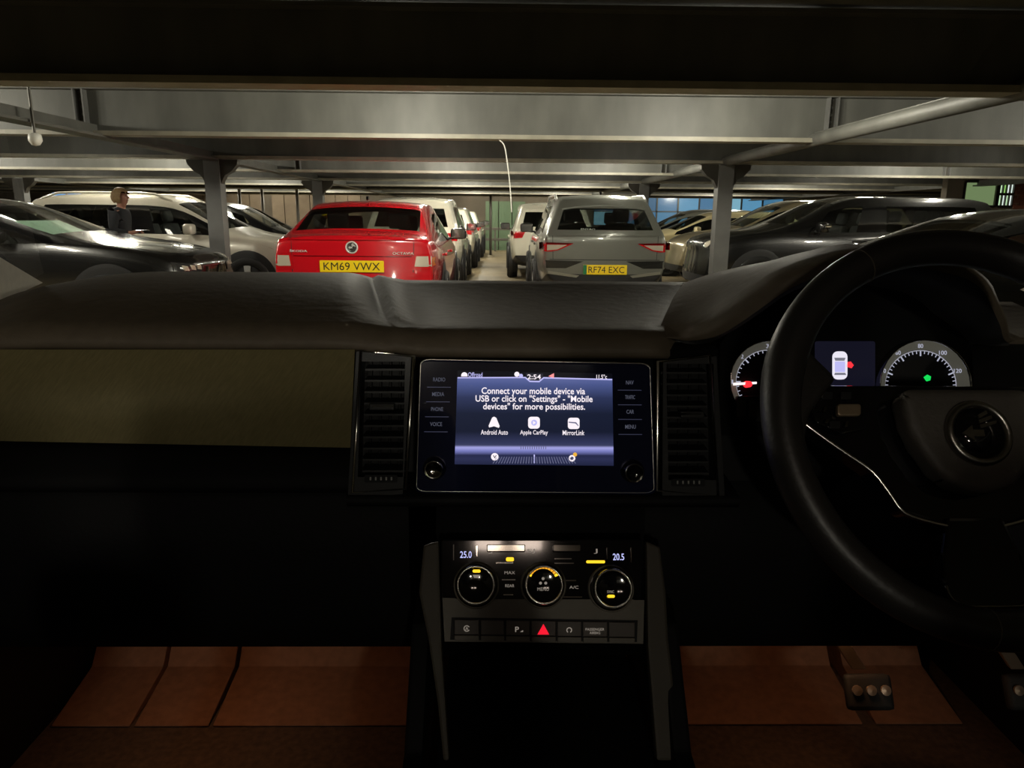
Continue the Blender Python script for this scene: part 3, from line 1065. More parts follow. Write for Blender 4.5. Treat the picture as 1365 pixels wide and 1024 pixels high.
# ------------------------------------------------------------------ small things of the garage
cb = crom([P(664, 185, 7.36), P(672, 194, 7.33), P(676, 215, 7.33), P(680, 250, 7.33), P(682, 283, 7.33)], 6)
tag(obj('hanging_cable', tube(cb, 0.006, 6), 'white_plastic', smooth=True), 'thin white cable hanging from the first cross beam', 'cable')
gc = P(47, 186, 6.2)
dm = thing('dome_camera', 'small white dome hanging beside the girder', 'dome', gc)
obj('globe', lathe([(0, -0.05), (0.03, -0.042), (0.05, -0.01), (0.05, 0.01), (0.045, 0.04), (0.02, 0.05), (0, 0.05)], gc, (0, 0, 1), 20), 'white_plastic', dm, world=True, smooth=True)
obj('stem', tube([gc + V((0, 0, 0.04)), V((gc.x, gc.y, 2.47))], 0.012, 8), 'bolt', dm, world=True)
jc = P(1276, 132, 6.6)
jb = thing('junction_box', 'white cable junction box on top of the round girder', 'box', jc)
obj('housing', box(jc, (0.07, 0.07, 0.07), 0.012), 'white_plastic', jb, world=True)
obj('conduit', tube([jc, V((jc.x, jc.y, 2.47))], 0.01, 8), 'white_plastic', jb, world=True)
# barrier at the end of the lane
mat('galv', srgb(96, 92, 84), 0.5, 0.4)
bx = P(660, 320, 28.9)
br = thing('barrier_rail', 'grey steel barrier across the end of the middle lane', 'barrier', (bx.x, 28.9, 0))
for q in range(5):
    obj('post', box((bx.x - 1.6 + 0.8 * q, 28.9, 0.45), (0.06, 0.06, 0.9)), 'galv', br, world=True)
for z in (0.45, 0.85):
    obj('rail', box((bx.x, 28.86, z), (3.6, 0.03, 0.10), 0.01), 'galv', br, world=True)
mat('panel_green', srgb(90, 110, 84), 0.7)
mat('panel_brown', srgb(112, 98, 80), 0.8, noise=0.2, scale=2)
for k, (x0, x1, z1, m, l) in enumerate(((-0.6, 1.0, 1.9, 'panel_green', 'dull green door panel at the far end of the lane'), (-12.6, -9.4, 2.3, 'panel_brown', 'brown boarded panel on the far wall past the dark hatchback'), (-9.0, -5.5, 2.3, 'panel_brown', 'brown boarded panel on the far wall beyond the far column'))):
    t = thing('wall_panel', l, 'panel', ((x0 + x1) / 2, YF - 0.05, 0))
    nb = max(3, int((x1 - x0) / 0.45))
    for q in range(nb):
        w = (x1 - x0) / nb
        obj('board', box((x0 + w * (q + 0.5), YF - 0.04 - 0.01 * (q % 2), z1 / 2), (w - 0.03, 0.06, z1)), m, t, world=True)
for k, px in enumerate((654, 322, 352, 398)):
    y = 26.0 if k == 0 else 22.0
    q = P(px, 300, y)
    tag(obj('service_pipe', tube([(q.x, y, 0), (q.x, y, 2.47)], 0.045, 10), 'galv', smooth=True), ['vertical pipe at the end of the middle lane', 'vertical pipe above the dark hatchback tail', 'vertical pipe above the dark hatchback roof', 'vertical pipe between the dark hatchback and the red roof'][k], 'pipe')

# ------------------------------------------------------------------ person beside the white crossover
def skin(name, verts, edges, m, parent, sub=2, root=0, smooth=True):
    me = bpy.data.meshes.new(name)
    me.from_pydata([v[:3] for v in verts], edges, [])
    ob = bpy.data.objects.new(name, me)
    COL.objects.link(ob)
    sk = ob.modifiers.new('k', 'SKIN')
    sk.use_smooth_shade = True
    lay = me.skin_vertices[0].data
    for i, v in enumerate(verts):
        r = v[3]
        lay[i].radius = (r if isinstance(r, tuple) else (r, r))
        lay[i].use_root = (i == root)
    sb_ = ob.modifiers.new('s', 'SUBSURF')
    sb_.levels = sb_.render_levels = sub
    dg = bpy.context.evaluated_depsgraph_get()
    dg.update()
    out = bpy.data.meshes.new_from_object(ob.evaluated_get(dg))
    bpy.data.objects.remove(ob)
    out.name = name
    out.materials.clear()
    out.materials.append(MATS[m])
    for p in out.polygons:
        p.use_smooth = True
    o = bpy.data.objects.new(name, out)
    COL.objects.link(o)
    o.parent = parent
    return o


mat('skin', srgb(150, 104, 84), 0.6)
mat('hair', srgb(120, 96, 62), 0.7, noise=0.3, scale=60)
mat('jacket', srgb(13, 15, 21), 0.8, noise=0.2, scale=30)
mat('trouser', srgb(20, 20, 24), 0.85)
mat('shoe', (0.01, 0.01, 0.01), 0.5)
pp = P(160, 300, 10.15)
per = thing('person', 'person in a dark jacket walking past the white crossover', 'person', (pp.x, 10.15, 0), 0)
# faces +x (towards the aisle); x forward, y left/right
J = [
    (0.00, 0, 0.93, (0.11, 0.09)), (0.01, 0, 1.10, (0.11, 0.08)), (0.02, 0, 1.28, (0.12, 0.09)), (0.02, 0, 1.41, (0.09, 0.07)), (0.035, 0, 1.47, 0.052), (0.055, 0, 1.53, 0.066),
    (0.07, 0, 1.61, (0.088, 0.10)), (0.06, 0, 1.69, (0.066, 0.078)),
    (0.01, 0.17, 1.39, 0.035), (-0.05, 0.23, 1.14, 0.032), (0.12, 0.21, 0.97, 0.030), (0.19, 0.20, 0.95, 0.03),
    (0.02, -0.17, 1.39, 0.035), (0.02, -0.24, 1.15, 0.032), (0.24, -0.20, 1.13, 0.030), (0.32, -0.18, 1.15, 0.03),
    (0.03, 0.10, 0.86, 0.095), (0.16, 0.10, 0.49, 0.062), (0.07, 0.10, 0.10, 0.042), (0.19, 0.10, 0.045, 0.038),
    (-0.01, -0.10, 0.86, 0.095), (-0.02, -0.10, 0.48, 0.062), (-0.20, -0.10, 0.12, 0.042), (-0.09, -0.10, 0.045, 0.038),
]
E_ = [(0, 1), (1, 2), (2, 3), (3, 4), (4, 5), (5, 6), (6, 7), (3, 8), (8, 9), (9, 10), (10, 11), (3, 12), (12, 13), (13, 14), (14, 15), (0, 16), (16, 17), (17, 18), (18, 19), (0, 20), (20, 21), (21, 22), (22, 23)]
# fingers
for wi, up in ((11, 0.0), (15, 0.25)):
    bx_, by_, bz_, _ = J[wi]
    for k, ln in enumerate((0.062, 0.072, 0.068, 0.054)):
        yy = by_ + (k - 1.5) * 0.017
        i0 = len(J)
        J.append((bx_ + 0.035, yy, bz_ + up * 0.03, 0.010))
        J.append((bx_ + 0.035 + ln * 0.6, yy, bz_ + up * 0.02 - 0.006, 0.009))
        J.append((bx_ + 0.035 + ln * 0.85, yy, bz_ - 0.03, 0.008))
        E_ += [(wi, i0), (i0, i0 + 1), (i0 + 1, i0 + 2)]
    i0 = len(J)
    J.append((bx_ + 0.01, by_ + 0.035, bz_ + 0.01, 0.011))
    J.append((bx_ + 0.05, by_ + 0.045, bz_ + 0.01, 0.009))
    E_ += [(wi, i0), (i0, i0 + 1)]
body = skin('body', J, E_, 'skin', per)
# nose, ears, eyes and mouth
obj('nose', lathe([(0.0, 0.03), (0.010, 0.02), (0.016, 0.0)], V((0.150, 0, 1.625)), (1, 0, -0.2), 10), 'skin', body, smooth=True)
for sd in (-1, 1):
    obj('ear', box((0.055, sd * 0.083, 1.63), (0.03, 0.012, 0.055), 0.006), 'skin', body, smooth=True)
    obj('eye', lathe([(0, 0.008), (0.006, 0.005), (0.009, 0)], V((0.138, sd * 0.03, 1.645)), (1, 0, 0), 10), 'plate_black', body)
obj('mouth', box((0.148, 0, 1.582), (0.006, 0.04, 0.008), 0.002), 'lamp_dark_red', body)
jk = [(0.00, 0, 0.90, (0.165, 0.135)), (0.01, 0, 1.10, (0.165, 0.125)), (0.02, 0, 1.28, (0.185, 0.135)), (0.02, 0, 1.425, (0.135, 0.105)), (0.035, 0, 1.525, (0.085, 0.085)),
      (0.015, 0.10, 1.41, 0.095), (0.01, 0.19, 1.38, 0.082), (-0.05, 0.235, 1.14, 0.066), (0.11, 0.212, 0.98, 0.052),
      (0.02, -0.10, 1.41, 0.095), (0.02, -0.19, 1.38, 0.082), (0.02, -0.245, 1.15, 0.066), (0.23, -0.202, 1.132, 0.052)]
skin('jacket', jk, [(0, 1), (1, 2), (2, 3), (3, 4), (3, 5), (5, 6), (6, 7), (7, 8), (3, 9), (9, 10), (10, 11), (11, 12)], 'jacket', per)
tr = [(0.00, 0, 0.93, (0.14, 0.115)), (0.03, 0.10, 0.84, 0.105), (0.16, 0.10, 0.49, 0.075), (0.07, 0.10, 0.11, 0.06), (-0.01, -0.10, 0.84, 0.105), (-0.02, -0.10, 0.48, 0.075), (-0.20, -0.10, 0.13, 0.06)]
skin('trousers', tr, [(0, 1), (1, 2), (2, 3), (0, 4), (4, 5), (5, 6)], 'trouser', per)
for x, y in ((0.12, 0.10), (-0.15, -0.10)):
    obj('shoe', box((x, y, 0.045), (0.28, 0.10, 0.09), 0.035, 3), 'shoe', per, smooth=True)
hb = bmesh.new()
bmesh.ops.create_icosphere(hb, subdivisions=3, radius=0.112)
for v in hb.verts:
    n = random.uniform(0.97, 1.05)
    v.co = V((v.co.x * 1.12 * n, v.co.y * 1.0 * n, v.co.z * 1.12 * n))
bmesh.ops.delete(hb, geom=[v for v in hb.verts if (v.co.x > 0.065 and v.co.z < 0.035) or v.co.z < -0.10], context='VERTS')
bmesh.ops.translate(hb, vec=(0.045, 0, 1.635), verts=hb.verts)
obj('hair', hb, 'hair', per, smooth=True)
per.scale = (0.93, 0.93, 0.93)
ph = box((pp.x + 0.375, 10.15 - 0.165, 1.085), (0.15, 0.075, 0.012), 0.004)
tag(obj('mobile_phone', ph, 'gloss_black'), 'dark phone held out by the walking person', 'phone')

# ================================================================== the car we sit in
XC = 0.03
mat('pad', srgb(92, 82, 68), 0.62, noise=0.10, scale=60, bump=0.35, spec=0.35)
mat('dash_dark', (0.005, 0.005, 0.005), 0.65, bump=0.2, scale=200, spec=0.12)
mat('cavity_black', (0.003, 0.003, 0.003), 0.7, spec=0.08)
mat('trim_dark', srgb(62, 57, 48), 0.6, spec=0.3)
mat('dark_satin', (0.42, 0.40, 0.36), 0.28, 1.0)
mat('decor', srgb(122, 113, 78), 0.32, 0.3, noise=0.14, scale=70, spec=0.5, stretch=(1.0, 1.0, 0.14, radians(-55)))
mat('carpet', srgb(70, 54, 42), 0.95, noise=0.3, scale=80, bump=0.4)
mat('headliner', srgb(150, 146, 135), 0.9)
mat('pillar_trim_grey', srgb(205, 198, 182), 0.8, noise=0.05, scale=80)
mat('leather', (0.020, 0.018, 0.016), 0.42, bump=0.15, scale=250, spec=0.5)
mat('hub_pad', (0.075, 0.066, 0.055), 0.6, bump=0.2, scale=250)
mat('dark_chrome', (0.30, 0.29, 0.26), 0.10, 1.0)
mat('vent_black', (0.006, 0.006, 0.006), 0.5, spec=0.15)
mat('slat', (0.014, 0.014, 0.014), 0.42, spec=0.25)
mat('panel_glass', (0.008, 0.010, 0.030), 0.06, coat=0.5)  # navy tint stands in for the screen's glow across the glass
mat('strip_grey', srgb(84, 78, 66), 0.5, noise=0.05, scale=90)
mat('button_brown', srgb(62, 54, 46), 0.5)

# cabin shell
struct('trim_3', grid([[V((XC + x, y, 1.66 - 0.03 * (x / 0.62) ** 2)) for x in (-0.66, -0.4, 0, 0.4, 0.66)] for y in (-1.7, -0.6, 0.40)]), 'headliner', 'pale cloth headliner above the seats', 'headliner')
ws = []
for j in range(7):
    t = j / 6
    y, z = lerp(1.34, 0.42, t), 1.17 + 0.47 * t + 0.05 * sin(pi * t)
    ws.append([V((XC + x * lerp(0.80, 0.64, t), y - 0.10 * x * x, z)) for x in (-1, -0.66, -0.33, 0, 0.33, 0.66, 1)])
o = obj('window_5', grid(ws), 'screen_glass', smooth=True)
o['kind'] = 'structure'
tag(o, 'clear raked windscreen in front of the dashboard', 'windscreen')
ap = [P(57, 377, 1.20), P(0, 343, 1.06), P(-90, 290, 0.90), P(-90, 452, 0.86), P(0, 403, 1.05)]
pil = struct('trim_4', prism(ap, V((-0.10, 0.03, 0))), 'pillar_trim_grey', 'pale grey screen pillar trim beside the dashboard end', 'pillar trim')
apr = [V((2 * XC + 0.06 - p.x, p.y, p.z)) for p in ap]
pir = struct('trim_5', prism(apr, V((0.10, 0.03, 0))), 'pillar_trim_grey', 'pale grey screen pillar trim on the driver side', 'pillar trim')
hl = [P(-6, 342, 1.055), P(-90, 300, 0.90), P(-70, 420, 0.90), P(-6, 370, 1.055)]
hl = hl + [p + V((-0.09, 0.03, 0)) for p in hl] + [V((XC + x, y, z)) for x in (-0.63, -0.70) for y, z in ((0.45, 1.63), (0.36, 1.63), (0.40, 1.58))]
for pr, mir in ((pil, False), (pir, True)):
    bm = bmesh.new()
    for p in hl:
        bm.verts.new(V((2 * XC + 0.06 - p.x, p.y, p.z)) if mir else p)
    r = bmesh.ops.convex_hull(bm, input=bm.verts[:])
    bmesh.ops.delete(bm, geom=[v for v in bm.verts if not v.link_faces], context='VERTS')
    obj('upper_trim', bm, 'pillar_trim_grey', pr)
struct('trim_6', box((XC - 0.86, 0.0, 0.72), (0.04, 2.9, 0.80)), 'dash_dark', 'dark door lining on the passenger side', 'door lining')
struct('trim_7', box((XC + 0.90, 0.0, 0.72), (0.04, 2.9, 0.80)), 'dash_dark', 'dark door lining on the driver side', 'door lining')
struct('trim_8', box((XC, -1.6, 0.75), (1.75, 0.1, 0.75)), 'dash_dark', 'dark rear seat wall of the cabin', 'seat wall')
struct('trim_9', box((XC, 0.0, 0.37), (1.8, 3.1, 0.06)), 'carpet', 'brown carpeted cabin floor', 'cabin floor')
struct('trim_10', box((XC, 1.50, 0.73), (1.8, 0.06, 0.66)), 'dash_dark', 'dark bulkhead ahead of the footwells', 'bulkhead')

# courtesy lamp in the headliner
mat('dome_lens', (0.9, 0.9, 0.9), 0.4, emit=(1.0, 0.80, 0.66), es=14.0)
dl = thing('courtesy_lamp', 'twin courtesy lamp set into the headliner', 'lamp', (XC, -0.38, 1.62))
obj('lamp_base', box((XC, -0.38, 1.648), (0.26, 0.14, 0.02), 0.006), 'headliner', dl, world=True)
for sx in (-0.062, 0.062):
    obj('lens', box((XC + sx, -0.38, 1.634), (0.075, 0.06, 0.012), 0.004), 'dome_lens', dl, world=True)
# front seats either side of the viewer, the passenger's set low
for x, zo, l in ((-0.38, -0.14, 'dark front seat on the passenger side'), (0.42, 0.0, 'dark front seat on the driver side')):
    st_ = thing('car_seat', l, 'seat', (x, -0.30, 0.40), group='front seats')
    rt = M4.Rotation(radians(12), 3, 'X')
    obj('cushion', box((x, -0.02, 0.56 + zo / 2), (0.52, 0.55, 0.32 + zo), 0.06, 3), 'seat_grey', st_, world=True, smooth=True)
    obj('seat_back', box((x, -0.36, 0.96 + zo), (0.52, 0.18, 0.66), 0.06, 3, rot=rt), 'seat_grey', st_, world=True, smooth=True)
    obj('headrest', box((x, -0.47, 1.38 + zo), (0.30, 0.12, 0.19), 0.05, 3, rot=rt), 'seat_grey', st_, world=True, smooth=True)

# ------------------------------------------------------------------ dashboard
dash = thing('dashboard', 'dark soft-touch dashboard spanning the cabin below the windscreen', 'dashboard', (XC, 1.0, 0.40))


def valley(y, side):
    t = (y - 0.92) / 0.33
    return lerp(-0.128, -0.205, t) if side < 0 else lerp(0.205, 0.325, t)


def zpad(x, y):
    t = (y - 0.92) / 0.33
    z = lerp(1.169, 1.203, t) + 0.006 * sin(pi * max(0, min(1, t)))
    d = 0.004 + 0.024 * sin(pi * max(0, min(1, t * 0.85 + 0.05)))
    xl, xr = valley(y, -1), valley(y, 1)
    if x < xl:
        s = min(1, (xl - x) / lerp(0.075, 0.05, t))
        z += d * (1 - (1 - s) ** 1.6) - d * 0.7
    if x > xl:
        z -= d * 0.7
    if x < -0.55:
        z -= 0.06 * ((-0.55 - x) / 0.3) ** 2
    return z


def pad_xs(y):
    yy = max(0.92, min(1.25, y))
    xl, xr = valley(yy, -1), valley(yy, 1)
    return [lerp(-0.84, xl - 0.12, k / 16) for k in range(16)] + [xl - 0.12 + 0.01 * k for k in range(12)] + [lerp(xl, xr, k / 12) for k in range(12)] + [lerp(xr, 0.88, k / 14) for k in range(15)]


def padp(x, y, dz, yr):
    """right of the tray the pad ends under the instrument hood"""
    f = max(0.0, min(1.0, (x - valley(max(0.92, min(1.25, yr)), 1)) / 0.07))
    return V((x, lerp(y, max(y, 1.02), f), zpad(x, yr) - dz - 0.03 * f))


rows = []
for y, dz in ((1.36, 0.06), (1.31, 0.022), (1.28, 0.010)):
    rows.append([padp(x, y, dz, 1.25) for x in pad_xs(1.25)])
for k in range(16):
    y = 1.25 - 0.33 * k / 15
    rows.append([padp(x, y, 0, y) for x in pad_xs(y)])
for y, dz in ((0.905, 0.003), (0.893, 0.010), (0.886, 0.019), (0.884, 0.027), (0.89, 0.033), (0.93, 0.036)):
    rows.append([padp(x, y, dz, 0.92) for x in pad_xs(0.92)])
obj('top_pad', grid(rows), 'pad', dash, world=True, smooth=True)
# black strip put in for the shadow line along the glass
obj('glass_shadow_strip', box((XC, 1.315, 1.172), (1.2, 0.03, 0.012), 0.004), 'vent_black', dash, world=True)

# decor panel in front of the passenger
dr = []
for j in range(9):
    t = j / 8
    row = []
    for i in range(19):
        s = i / 18
        px = lerp(-262, 473 - 6 * t, s)
        py = lerp(466, lerp(583, 597, s), t) + 0.0
        Y = lerp(0.872, 0.842, t) - 0.010 * sin(pi * t) - 0.030 * max(0, s - 0.72) ** 2 / 0.0784
        row.append(P(px, py, Y))
    dr.append(row)
dp = grid(dr)
obj('decor_panel', dp, 'decor', dash, world=True, smooth=True, label='brushed bronze decor panel')


def sweep(name, prof, x0, x1, m, n=8, label=None, parent=None):
    rows = [[V((lerp(x0, x1, i / n), y, z)) for i in range(n + 1)] for y, z in prof]
    return obj(name, grid(rows), m, parent or dash, world=True, smooth=True, label=label)


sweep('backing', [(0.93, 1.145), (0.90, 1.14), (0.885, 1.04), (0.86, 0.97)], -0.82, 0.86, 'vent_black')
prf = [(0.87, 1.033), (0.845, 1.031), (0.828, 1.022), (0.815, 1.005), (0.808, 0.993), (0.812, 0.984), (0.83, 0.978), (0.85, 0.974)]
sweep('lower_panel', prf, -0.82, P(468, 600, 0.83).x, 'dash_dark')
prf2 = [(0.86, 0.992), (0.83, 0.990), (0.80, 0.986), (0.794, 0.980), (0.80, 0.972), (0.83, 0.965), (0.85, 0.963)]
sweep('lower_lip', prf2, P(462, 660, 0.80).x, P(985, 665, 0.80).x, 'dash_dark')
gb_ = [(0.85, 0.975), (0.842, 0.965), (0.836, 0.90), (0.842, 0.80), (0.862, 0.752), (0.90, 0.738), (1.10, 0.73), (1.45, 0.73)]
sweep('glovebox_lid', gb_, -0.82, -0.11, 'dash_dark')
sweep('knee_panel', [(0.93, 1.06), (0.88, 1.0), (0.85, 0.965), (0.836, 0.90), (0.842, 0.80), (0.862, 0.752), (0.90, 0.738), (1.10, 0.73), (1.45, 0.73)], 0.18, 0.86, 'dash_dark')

# instrument hood
WCX = P(1302, 565, 0.63).x
HX = 0.43
RA = [(912, 377, 1.21), (935, 369, 1.18), (960, 362, 1.15), (985, 356, 1.12), (1015, 350, 1.09), (1045, 344, 1.06), (1075, 339, 1.04)]
LA = [(876, 446, 0.915), (904, 449, 0.895), (938, 442, 0.87), (968, 424, 0.85), (1003, 398, 0.835), (1042, 371, 0.82), (1096, 350, 0.81)]
Rp = [P(*a) for a in RA]
Lp = [P(*a) for a in LA]
Rp.append(V((HX, 1.03, P(1095, 336, 1.03).z)))
Lp.append(V((HX, 0.805, P(1190, 336, 0.805).z)))
Rp += [V((2 * HX - p.x, p.y, p.z)) for p in Rp[-2::-1]]
Lp += [V((2 * HX - p.x, p.y, p.z)) for p in Lp[-2::-1]]
Rp, Lp = crom(Rp, 3), crom(Lp, 3)
cm = V((HX, 0.80, 1.10))
rws = []
rws.append([V((p.x, p.y + 0.12, min(1.16, p.z - 0.03))) for p in Rp])
rws.append([V((p.x, p.y + 0.04, p.z - 0.008)) for p in Rp])
rws.append(Rp)
for t in (0.25, 0.5, 0.75):
    rws.append([a.lerp(b, t) + V((0, 0, 0.010 * sin(pi * t))) for a, b in zip(Rp, Lp)])
rws.append(Lp)
for sh, dy in ((0.006, -0.004), (0.014, -0.004), (0.020, 0.003)):
    rws.append([p + (cm - p).normalized() * sh + V((0, dy, 0)) for p in Lp])
for sc, dy in ((0.03, 0.03), (0.05, 0.10)):
    rws.append([V((p.x, 0, p.z)) + (V((cm.x, 0, cm.z)) - V((p.x, 0, p.z))).normalized() * sc + V((0, max(0.835, min(p.y, 0.86)) + dy, 0)) for p in Lp])
hd = obj('instrument_hood', grid(rws[:9]), 'pad', dash, world=True, smooth=True)
obj('hood_lining', grid(rws[8:]), 'lining', hd, world=True, smooth=True)

# ------------------------------------------------------------------ infotainment unit
PI_ = Plane(P(712, 565, 0.812), (0, -cos(radians(9)), sin(radians(9))))
inf = thing('infotainment_unit', 'black glass infotainment unit with a lit touchscreen and two knobs', 'infotainment', PI_.at(712, 655))
gpts = []
for (x, y) in rrect(0, 0, 1, 1, 0.04, 4):
    tl, tr_, bl_, br_ = (561, 479), (866, 485), (555, 655), (872, 657)
    xa, ya = lerp(lerp(tl[0], tr_[0], x), lerp(bl_[0], br_[0], x), y), lerp(lerp(tl[1], tr_[1], x), lerp(bl_[1], br_[1], x), y)
    gpts.append((xa, ya))
PI_.flat('glass_panel', gpts, 'panel_glass', inf, -0.012, 0.013, 0.002)
# bright edge trim
obj('edge_trim', tube([PI_.at(x, y, 0.0) for x, y in gpts], 0.0012, 6, True), 'dark_satin', inf, world=True, smooth=True)
m = bpy.data.materials.new('touchscreen')
m.use_nodes = True
nt = m.node_tree
b = nt.nodes['Principled BSDF']
b.inputs['Base Color'].default_value = (0.01, 0.01, 0.015, 1)
b.inputs['Roughness'].default_value = 0.2
b.inputs['Specular IOR Level'].default_value = 0.05
uv = nt.nodes.new('ShaderNodeTexCoord')
sp = nt.nodes.new('ShaderNodeSeparateXYZ')
rp = nt.nodes.new('ShaderNodeValToRGB')
nt.links.new(uv.outputs['Generated'], sp.inputs[0])
nt.links.new(sp.outputs['Z'], rp.inputs[0])
nt.links.new(rp.outputs[0], b.inputs['Emission Color'])
b.inputs['Emission Strength'].default_value = 1.0
cr_ = rp.color_ramp
st = [(0.0, (30, 34, 60)), (0.07, (44, 48, 82)), (0.11, (38, 42, 74)), (0.155, (120, 124, 190)), (0.19, (165, 165, 228)), (0.215, (60, 64, 96)), (0.24, (50, 55, 88)), (0.36, (22, 27, 46)), (0.55, (24, 30, 50)), (0.72, (44, 52, 86)), (0.86, (74, 86, 138)), (0.92, (92, 102, 156)), (0.925, (8, 9, 16)), (1.0, (6, 7, 13))]
while len(cr_.elements) < len(st):
    cr_.elements.new(0.5)
for e, (p, c) in zip(cr_.elements, st):
    e.position = p
    e.color = (*srgb(*c), 1)
MATS['touchscreen'] = m
SQ = [(610, 494), (816, 498), (818, 621), (606, 619)]
scr = PI_.flat('touchscreen', [SQ[0], SQ[1], SQ[2], SQ[3]], 'touchscreen', inf, 0.0012, 0.0004, label='lit blue screen with white message text')
mat('ui_white', (0, 0, 0), 0.5, emit=srgb(255, 244, 252), es=1.0)
mat('ui_lilac', (0, 0, 0), 0.5, emit=srgb(190, 188, 245), es=1.0)
mat('ui_dim', (0, 0, 0), 0.5, emit=srgb(96, 98, 130), es=1.0)
mat('ui_dark', (0, 0, 0), 0.5, emit=srgb(20, 22, 40), es=1.0)
mat('ui_red', (0, 0, 0), 0.5, emit=srgb(255, 150, 150), es=1.0)
mat('ui_yellow', (0, 0, 0), 0.5, emit=srgb(240, 180, 60), es=1.0)
UI = 0.0020


def shape(name, pts, m, par=scr, off=UI, pl=PI_, th=0.0003):
    return pl.flat(name, pts, m, par, off, th)


def circ(cx, cy, r, n=16, a0=0, a1=360, ry=None):
    return [(cx + r * cos(radians(lerp(a0, a1, k / n))), cy - (ry or r) * sin(radians(lerp(a0, a1, k / n)))) for k in range(n if a1 - a0 >= 360 else n + 1)]


def arcband(cx, cy, r0, r1, a0, a1, n=16):
    return circ(cx, cy, r1, n, a0, a1)[: n + 1] + circ(cx, cy, r0, n, a0, a1)[: n + 1][::-1]


PI_.text('message_text', 'Connect your mobile device via', 711, 522.5, 138, 11.5, 'ui_white', scr, UI, 0.012)
PI_.text('message_text', 'USB or click on "Settings" - "Mobile', 712, 532.7, 156, 11.5, 'ui_white', scr, UI, 0.012)
PI_.text('message_text', 'devices" for more possibilities.', 712, 543.0, 136, 11.5, 'ui_white', scr, UI, 0.012)
PI_.text('clock_text', '2:54', 712, 502.5, 18, 6.5, 'ui_white', scr, UI, 0.012)
PI_.text('status_text', 'Offroad', 633.5, 499.5, 19, 6.0, 'ui_lilac', scr, UI, 0.008)
PI_.text('status_text', '11.5°c', 802, 502.3, 14, 6.0, 'ui_white', scr, UI, 0.008)
shape('status_icon', circ(619, 500.5, 4.2, 12, 0, 180) + [(614.8, 502), (623.2, 502)], 'ui_white')
shape('status_icon', circ(689, 499, 3.4), 'ui_white')
shape('status_icon', circ(694.5, 501, 2.6), 'ui_lilac')
shape('status_icon', [(731, 501.5), (738.5, 497.5), (738.5, 504.5)], 'ui_red')
shape('status_line', [(610, 504.4), (700, 504.2), (706, 509.3), (719, 509.6), (725, 504.6), (816, 507), (816, 505.4), (724.5, 502.8), (718.5, 507.8), (706.5, 507.5), (700.5, 502.5), (610, 502.9)], 'ui_lilac')
shape('clock_tab', [(701, 497.5), (724, 498), (724, 502.8), (718.3, 507.6), (706.7, 507.3), (701, 502.4)], 'ui_dark', off=0.0018, th=0.0001)
shape('phone_icon', [(658.5, 555.5), (661.5, 557), (666, 568), (665, 570.5), (658.5, 568.3), (652, 570), (651.3, 567.6), (656, 556.8)], 'ui_white')
shape('phone_icon', rrect(704, 555.7, 719.6, 571.5, 4), 'ui_white')
shape('icon_detail', circ(712, 563.5, 4.0), 'ui_lilac', off=UI + 0.0004)
shape('icon_detail', [(710.6, 561), (714.2, 563.6), (710.6, 566)], 'ui_white', off=UI + 0.0008)
shape('phone_icon', rrect(757, 557, 772.5, 572, 3.5), 'ui_white')
shape('icon_detail', [(758, 562.2), (768, 563), (771, 567), (771, 568.4), (767, 564.6), (758, 563.6)], 'ui_dim', off=UI + 0.0004)
PI_.text('icon_label', 'Android Auto', 659, 576.3, 36, 6.5, 'ui_white', scr, UI, 0.006)
PI_.text('icon_label', 'Apple CarPlay', 711.8, 577.3, 37, 7.5, 'ui_white', scr, UI, 0.006)
PI_.text('icon_label', 'MirrorLink', 764.5, 577, 29, 6.5, 'ui_white', scr, UI, 0.006)
for k in range(31):
    x = 662 + 3.3 * k
    lean = (x - 711.5) * 0.11
    shape('floor_stripe', [(x, 609), (x + 1.1, 609), (x + 1.3 + lean, 618), (x + lean, 618)], 'ui_dim')
for k in range(12):
    x = 694 + 3.0 * k
    shape('floor_stripe', [(x, 594.5), (x + 0.9, 594.5), (x + 0.9, 599), (x, 599)], 'ui_dim')
shape('page_mark', [(711.4, 606), (713, 606), (713, 617.5), (711.4, 617.5)], 'ui_lilac')
shape('menu_icon', circ(659.5, 609, 5.0), 'ui_white')
PI_.text('menu_icon', 'v', 659.5, 609, 5, 4, 'ui_dark', scr, UI + 0.0005)
shape('menu_icon', arcband(762.5, 611, 2.2, 4.4, 0, 359), 'ui_white')
shape('menu_icon', circ(766.5, 606, 2.8, 10), 'ui_yellow')

mat('label_grey', (0, 0, 0), 0.5, emit=srgb(74, 76, 88), es=1.0)
mat('line_grey', (0, 0, 0), 0.5, emit=srgb(44, 46, 64), es=1.0)
for x, dx, words_, ys in ((585.5, -1.4, ('RADIO', 'MEDIA', 'PHONE', 'VOICE'), (506, 525.5, 545.5, 565.5)), (839.5, 0.3, ('NAV', 'TRAFFIC', 'CAR', 'MENU'), (510, 529.5, 549, 569))):
    for k, (wd, y) in enumerate(zip(words_, ys)):
        bt = shape('touch_button', rrect(x - 18 + dx * k, y - 8, x + 18 + dx * k, y + 8, 2), 'panel_glass', inf, 0.0010, th=0.0004)
        PI_.text('button_label', wd, x + dx * k, y, {3: 10, 4: 14, 5: 16, 7: 13}[len(wd)], 5.2, 'label_grey', bt, 0.0020, 0.004)
        shape('button_line', [(x - 16 + dx * k, y + 9.7), (x + 15.5 + dx * k, y + 9.9), (x + 15.5 + dx * k, y + 10.8), (x - 16 + dx * k, y + 10.6)], 'line_grey', bt, 0.0012)
